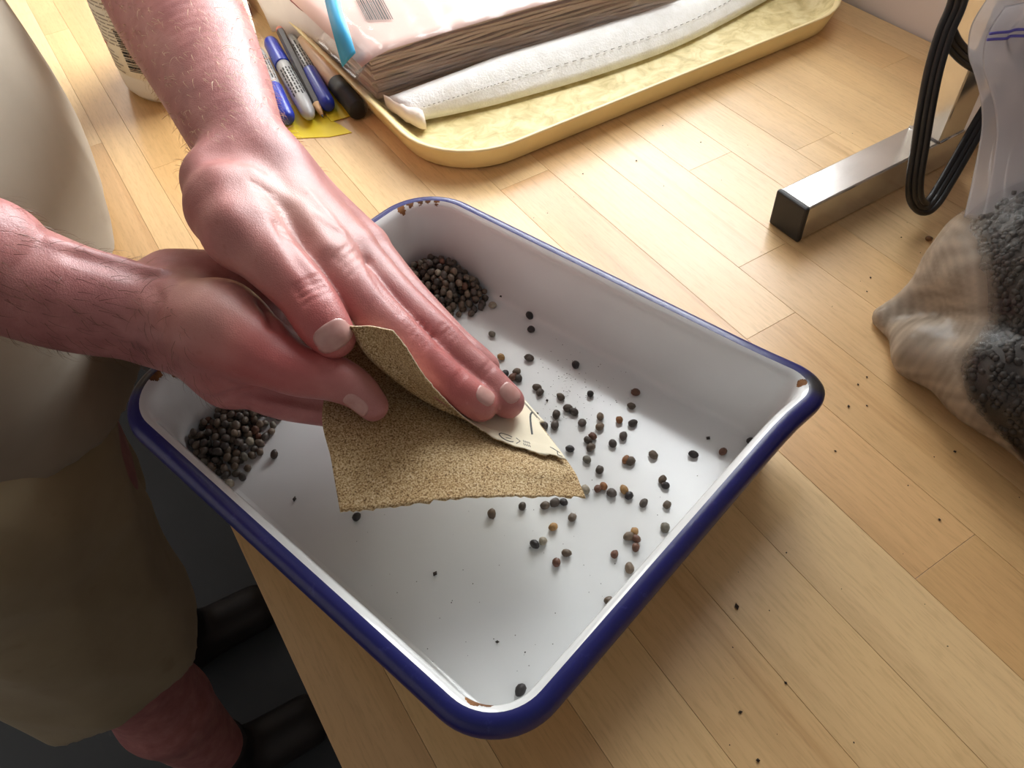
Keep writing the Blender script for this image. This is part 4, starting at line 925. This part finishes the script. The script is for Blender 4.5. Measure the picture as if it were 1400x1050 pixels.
# bundle of brown paper in clear film
bun = thing('paper_bundle', (.33, .59, .0045), 'stack of brown paper sheets wrapped in clear film with a pink barcode label', 'bundle')
M_KRAFT = None
def kraft():
    t = NT('brown_paper'); p = t.pos(); oi = t.n('ShaderNodeObjectInfo'); n = t.noise(1.0, 4, t.scaled(p, (30, 30, 1400)), 0.6)
    t.set(Base_Color=t.mix(0.75, oi.outputs['Color'], t.ramp(n, [(0.3, (0.74, 0.72, 0.70)), (0.7, (1.15, 1.12, 1.1))]), 'MULTIPLY'), Roughness=0.8); t.bump(n, 0.5, 0.0012); return t.m
M_KRAFT = kraft()
NSH = 15; x0b, x1b = .199, .468
def bund(x, yoff): return .5285 - (x - .2) * .115 + yoff
for k_ in range(NSH):
    z0 = .0062 + k_ * .0025; yo = RNG.normal(0, .0011) + .0006 * abs(k_ - 6); xo = RNG.normal(0, .0016); lo_ = []
    for x in np.linspace(x0b + xo, x1b + xo, 26):
        bow = .0030 * math.sin((x - x0b) / .27 * 3.1) * (k_ / NSH) - .006 * max(0, (x - .40) / .07) ** 2 * (k_ / NSH) + .0006 * math.sin(x * 90 + k_ * 1.7)
        y0_ = bund(x, yo + .0007 * math.sin(x * 70 + k_)); y1_ = y0_ + .150
        lo_.append([(x, y0_, z0 + bow), (x, y0_ - .0003, z0 + .0012 + bow), (x, y0_, z0 + .00225 + bow), (x, y1_, z0 + .00225 + bow), (x, y1_, z0 + bow)])
    V, Fc = loft_vf(lo_, True, True, True); o = mesh('paper_sheet', V, Fc, M_KRAFT, bun, False); g_ = RNG.uniform(.84, 1.12); o.color = tuple(c * g_ for c in srgb(205, 180, 158)[:3]) + (1,)
M_PINK = plain('pink_label_paper', srgb(216, 180, 168), 0.55, 0.03, 20)
ztop = .0062 + NSH * .0025 + .0042
card = []
for x in np.linspace(.190, .462, 26): card.append([(x, bund(x, -.003 + .157 * t_), ztop + .0030 * math.sin((x - x0b) / .27 * 3.1) - .003 * max(0, (x - .40) / .07) ** 2 - .004 * max(0, (.215 - x) / .02) ** 2) for t_ in np.linspace(0, 1, 12)])
V, Fc, _n = sheet_vf(np.array(card), .0004); lab = mesh('label_card', V, Fc, M_PINK, bun); lab['label'] = 'pale pink printed label'
bar = MB(); u_ = 0.0; zc = ztop + .0024; zs = lambda x: ztop + .0030 * math.sin((x - x0b) / .27 * 3.1) + .0004 - .004 * max(0, (.215 - x) / .02) ** 2
while u_ < 1.0:
    w_ = RNG.choice([.026, .040, .056]); q = []
    for uu, vv in ((u_, 0), (u_ + w_, 0), (u_ + w_, 1), (u_, 1)): p = at(486 + uu * 36 + vv * 16, 1 + vv * 30, ztop); p[2] = zs(p[0]) + .0010; q.append(p)
    bar.add(q, [(0, 1, 2, 3)]); u_ += w_ + RNG.choice([.030, .042, .055])
bar.build('barcode', M_INK, lab)
bl = spline(ats([(440, -20, .068), (446, 10, .065), (455, 45, .058), (468, 92, .040)]), 20); br = spline(ats([(464, -20, .070), (467, 10, .067), (476, 38, .061), (486, 72, .050)]), 20)
V, Fc, _n = sheet_vf(np.stack([bl, (bl + br) / 2 + np.array([0, -.001, .001]), br], 1), .0004); mesh('blue_band', V, Fc, plain('sky_blue_print', srgb(62, 168, 214), 0.4), bun)['label'] = 'sky blue band on the wrapper'
M_CLEAR = film_mat('clear_wrap', (0.99, 0.99, 0.99), 0.03, 0.12, 0.07, (0.95, 0.93, 0.92, 1), 0.25, 55)
film = []
for x in np.linspace(.184, .478, 70):
    row = []
    for t_ in np.linspace(0, 1, 46):
        yb = bund(x, 0); end = max(0, (.205 - x) / .021)
        if t_ < .55: y = yb + .075 * (1 - t_ / .55) - .004; z = ztop + .0030 * math.sin((x - x0b) / .27 * 3.1) + .0022
        else: q = (t_ - .55) / .45; y = yb - .004 - .004 * math.sin(q * 3.14) - .0015; z = ztop + .0022 - (ztop - .010) * q
        z -= end * (.018 if t_ < .55 else .010); crin = math.sin(x * 310 + t_ * 9) * .5 + math.sin(x * 130 - t_ * 31) * .6 + math.sin(x * 517 + t_ * 47) * .3
        row.append((x, y - .0008 * crin, z + .0007 * crin))
    film.append(row)
V, Fc, _n = sheet_vf(np.array(film), .00015); mesh('clear_wrap', V, Fc, M_CLEAR, bun)['label'] = 'crinkled clear film'
fl = MB()
for k_ in (1, 4):       # loose gathered folds of the wrap at the near left corner
    a = at(476 + k_ * 6, 62 + k_ * 9, .040 - k_ * .003); b = at(508 + k_ * 3, 100 + k_ * 6, .022 - k_ * .0015); c = at(545 + k_ * 16, 72 + k_ * 3, .044)
    G_ = np.array([[a * (1 - s) + b * s + np.array([0, -.002 * math.sin(s * 7 + k_), .003 * math.sin(s * 5)]) for s in np.linspace(0, 1, 8)], [a * (1 - s) * .5 + b * s * .5 + c * .5 + np.array([.001, -.003, .004 * math.sin(s * 6 + k_)]) * math.sin(s * 3.1) if False else (a * (1 - s) + b * s) * .5 + c * .5 + np.array([0, -.002, .003 * math.sin(s * 6 + k_)]) for s in np.linspace(0, 1, 8)]])
    fl.add(*loft_vf(G_, False))
fl.build('film_fold', M_CLEAR, bun)

# ------------------------------------------------------------------ white packet, dark red packet, bottle
pk = thing('paper_packet', (.163, .74, 0), 'white paper packet with a dark red square behind the pens', 'packet'); P_ = []
for i, s in enumerate(np.linspace(0, 1, 24)):
    row = []
    for t_ in np.linspace(0, 1, 16):
        b_ = at(372 + 105 * s, 44 + 50 * s ** 1.4, .004 + .014 * s); f_ = np.array([b_[0] + .004, b_[1] + .15, .004]); p = b_ * (1 - t_) + f_ * t_; bul = math.sin(3.14 * min(1, t_ * 1.02)) ** .55
        p[2] += .036 * bul * (.75 + .25 * math.sin(s * 3.1)) + .0018 * math.sin(s * 14 + t_ * 9); row.append(p)
    P_.append(row)
PK = np.array(P_); V, Fc, pn = sheet_vf(PK, .0006)
if pn[12, 8][2] < 0: PK = PK[:, ::-1]; V, Fc, pn = sheet_vf(PK, .0006); PK = PK[:, ::-1]; pn = pn[:, ::-1]
mesh('packet_body', V, Fc, plain('white_packet_paper', srgb(216, 204, 196), 0.6, 0.04, 40, 0.2, 60), pk)
V, Fc, _n = sheet_vf(PK[12:18, 3:8] + pn[12:18, 3:8] * .0007, .0003); mesh('red_square', V, Fc, plain('dark_red_print', srgb(128, 44, 40), 0.5), pk)['label'] = 'dark red printed square'
rp = MB(); rp.add(*box_vf(.150, .176, .742, .80, 0, .030, .003)); tag(rp.build('red_box', plain('dark_red_card', srgb(96, 30, 26), 0.5, 0.15, 60), None, False), 'small dark red carton standing between the bottle and the white packet', 'carton')
BC = np.array([.1015, .682]); BR = .0565
def lathe(c, prof_, seg=64): 
    a = np.linspace(0, 2 * np.pi, seg, endpoint=False); return [np.c_[c[0] + r * np.cos(a), c[1] + r * np.sin(a), np.full(seg, z)] for r, z in prof_]
bo = thing('plastic_container', (BC[0], BC[1], 0), 'white round plastic container with printed label behind the far forearm', 'container')
V, Fc = loft_vf(lathe(BC, [(.02, .002), (BR - .008, .0008), (BR - .003, .002), (BR - .0006, .006), (BR, .012), (BR, .086), (BR - .002, .091), (BR - .010, .098), (.040, .101), (.038, .103), (.038, .108)]), True, True, True); mesh('container_body', V, Fc, plain('white_hdpe', srgb(238, 232, 220), 0.35), bo)
V, Fc = loft_vf(lathe(BC, [(.037, .1025), (.0415, .1035), (.0415, .1150), (.0395, .1170), (.004, .1170)]), True, False, True); mesh('cap', V, Fc, plain('white_cap', srgb(236, 234, 230), 0.4), bo)
V, Fc = loft_vf(lathe(BC, [(BR - .0002, .0215), (BR + .0003, .0220), (BR + .0003, .084), (BR - .0002, .0845)]), True); blab = mesh('container_label', V, Fc, plain('cream_label', srgb(244, 236, 216), 0.5), bo)
def cyl_strip(m, a0, a1, z0, z1, r=BR + .0006):
    n = max(2, int(abs(a1 - a0) * 12)); aa = np.linspace(a0, a1, n + 1); m.add(*loft_vf([[(BC[0] + r * math.cos(a), BC[1] + r * math.sin(a), z) for a in aa] for z in (z0, z1)], False))
A0 = math.atan2(-BC[1], -BC[0]); txt = MB(); bc_ = MB(); z = .047
while z < .081:                                            # lines of fine print on the side of the label
    a = A0 - 1.45
    while a < A0 - .05: L_ = RNG.uniform(.05, .22); cyl_strip(txt, a, a + L_, z, z + .0011); a += L_ + .03
    z += .0032 if RNG.random() < .8 else .006
z = .0235
while z < .040: L_ = RNG.uniform(.25, .4); cyl_strip(txt, A0 - 1.42, A0 - 1.42 + L_, z, z + .0011); z += .0032
z = .028
while z < .060: h_ = RNG.choice([.0007, .0012, .0018]); cyl_strip(bc_, A0 - .93, A0 - .60, z, z + h_, BR + .0009); z += h_ + RNG.choice([.0007, .0011])
M_RED = plain('red_ink', srgb(206, 60, 60), 0.5)
for q in ((-1.50, -1.30, .0425, .0450), (.85, 1.05, .032, .040), (.9, 1.1, .050, .053)): rd = MB(); cyl_strip(rd, A0 + q[0], A0 + q[1], q[2], q[3]); rd.build('red_print', M_RED, blab)
a_ = .02
for z in np.arange(.05, .080, .0045): cyl_strip(txt, A0 + .45, A0 + .45 + RNG.uniform(.4, .75), z, z + .0016)
txt.build('printed_text', plain('grey_ink', srgb(168, 156, 138), 0.6), blab); bc_.build('barcode', M_INK, blab)

# ------------------------------------------------------------------ pens on the yellow notes
M_GREYP = plain('silver_grey_plastic', srgb(176, 176, 174), 0.35); M_BLUEP = plain('blue_plastic', srgb(38, 58, 168), 0.28); M_WOODP = plain('pale_wood', srgb(214, 172, 122), 0.6, 0.1, 200); M_DKBR = plain('dark_brown_lacquer', srgb(42, 30, 28), 0.35)
def axis_lathe(a, b, prof_, seg=24):
    """prof_: (fraction along a-b, radius)"""
    a, b = np.asarray(a), np.asarray(b); d = nrm(b - a); n = nrm(np.cross(d, (0, 0, 1))); u = np.cross(n, d); an = np.linspace(0, 2 * np.pi, seg, endpoint=False)
    return loft_vf([a + (b - a) * f + r * (np.cos(an)[:, None] * n + np.sin(an)[:, None] * u) for f, r in prof_], True, True, True)
def marker(p0, p1, cap_first, label, r=.0064, cap_c=None, body_c=None, blunt=False, z=.0072, name='marker', printed=True, capf=.36):
    a, b = at(*p0, z), at(*p1, z)
    t = thing(name, ((a + b) / 2)[:2].tolist() + [0.0006], label, 'marker' if name == 'marker' else 'pen', 'pens lying on the yellow notes')
    if not cap_first: a, b = b, a                       # cap starts at a
    cap = [(0, r * .45), (.012, r * .8), (.05, r * .98), (capf - .012, r * 1.04), (capf, r * 1.04), (capf, r * .9)] if not blunt else [(0, r * .9), (.006, r), (capf * .55, r), (capf * .56, r * 1.05), (capf, r * 1.05), (capf, r * .9)]
    mesh('cap', *axis_lathe(a, b, cap), cap_c or M_BLUEP, t)
    bd = mesh('barrel', *axis_lathe(a, b, [(capf - .02, r * .8), (capf, r * .93), (.55, r), (.80, r * .99), (.93, r * .86), (.975, r * .62), (1.0, r * .2)]), body_c or M_GREYP, t)
    if printed:
        m = MB(); d = b - a; dn = nrm(d); n = nrm(np.cross(dn, (0, 0, 1))); u = np.cross(n, dn); u = u if u[2] > 0 else -u
        for ln in np.linspace(-.75, .75, 5):
            s = .46
            while s < .78:
                L_ = RNG.uniform(.02, .06); q = []
                for ff, aa in ((s, ln - .09), (s + L_, ln - .09), (s + L_, ln + .09), (s, ln + .09)): q.append(a + d * ff + (r * 1.02) * (math.cos(aa) * u + math.sin(aa) * n))
                m.add(q, [(0, 1, 2, 3)]); s += L_ + .012
        m.build('printed_text', M_INK, bd)
    return t
marker((349, 66), (394, 164), False, 'grey marker with blue cap at its near end, closest to the forearm', capf=.40)
marker((369, 56), (425, 161), True, 'grey permanent marker with blue cap at its far end and printed barrel')
marker((396, 50), (450, 146), False, 'grey marker with blue cap at its near end, right of the pencil', capf=.46, r=.0060)
M_BEIGE = plain('beige_barrel', srgb(214, 182, 150), 0.35, 0.05, 50)
marker((412, 52), (490, 151), False, 'beige pen with a long flat-ended black cap beside the yellow tray', r=.0076, cap_c=M_BLACKP, body_c=M_BEIGE, blunt=True, z=.0082, name='capped_pen', printed=False, capf=.33)
pa, pb = at(382, 40, .0165), at(442, 161, .0045)
pc = thing('pencil', ((pa + pb) / 2)[:2].tolist() + [.0], 'dark pencil with a sharpened point lying between the markers', 'pencil', 'pens lying on the yellow notes')
mesh('shaft', *axis_lathe(pa, pb, [(.03, .0036), (.87, .0036)], 6), M_DKBR, pc, False); mesh('sharpened_wood', *axis_lathe(pa, pb, [(.87, .0036), (.975, .0010)], 16), M_WOODP, pc); mesh('graphite_point', *axis_lathe(pa, pb, [(.974, .0010), (1.0, .00015)], 10), plain('graphite', srgb(40, 40, 42), 0.3), pc); mesh('eraser', *axis_lathe(pa, pb, [(0, .0030), (.03, .0033)], 12), plain('pink_eraser', srgb(214, 130, 110), 0.7), pc)
pa, pb = at(424, 48, .006), at(474, 98, .006); pc = thing('wooden_stick', ((pa + pb) / 2)[:2].tolist() + [0.], 'thin tan wooden stick wedged beside the rim of the yellow tray', 'stick'); mesh('stick_shaft', *axis_lathe(pa, pb, [(0, .0022), (.01, .0028), (.99, .0028), (1, .0022)], 12), M_WOODP, pc)
M_NOTE = plain('yellow_note_paper', srgb(240, 214, 40), 0.6, 0.03, 60)
def note(pts, z, label):
    P = ats([(u, v, z) for u, v in pts]); n = len(P); V = np.vstack([P, P - np.array([0, 0, .0004])]); Fc = [tuple(range(n)), tuple(range(n, 2 * n))[::-1]] + [(i, i + n, (i + 1) % n + n, (i + 1) % n) for i in range(n)]
    return tag(mesh('sticky_note', V, Fc, M_NOTE, None, False), label, 'note', 'yellow notes under the pens')
note([(372, 186), (402, 189), (450, 187), (481, 181), (466, 171), (452, 164), (420, 140), (370, 150)], .0005, 'nearer yellow note, its pointed end towards the enamel tray')
note([(453, 166), (474, 160), (496, 152), (480, 138), (456, 122), (425, 118), (432, 140)], .0010, 'yellow note partly under the black-capped pen')
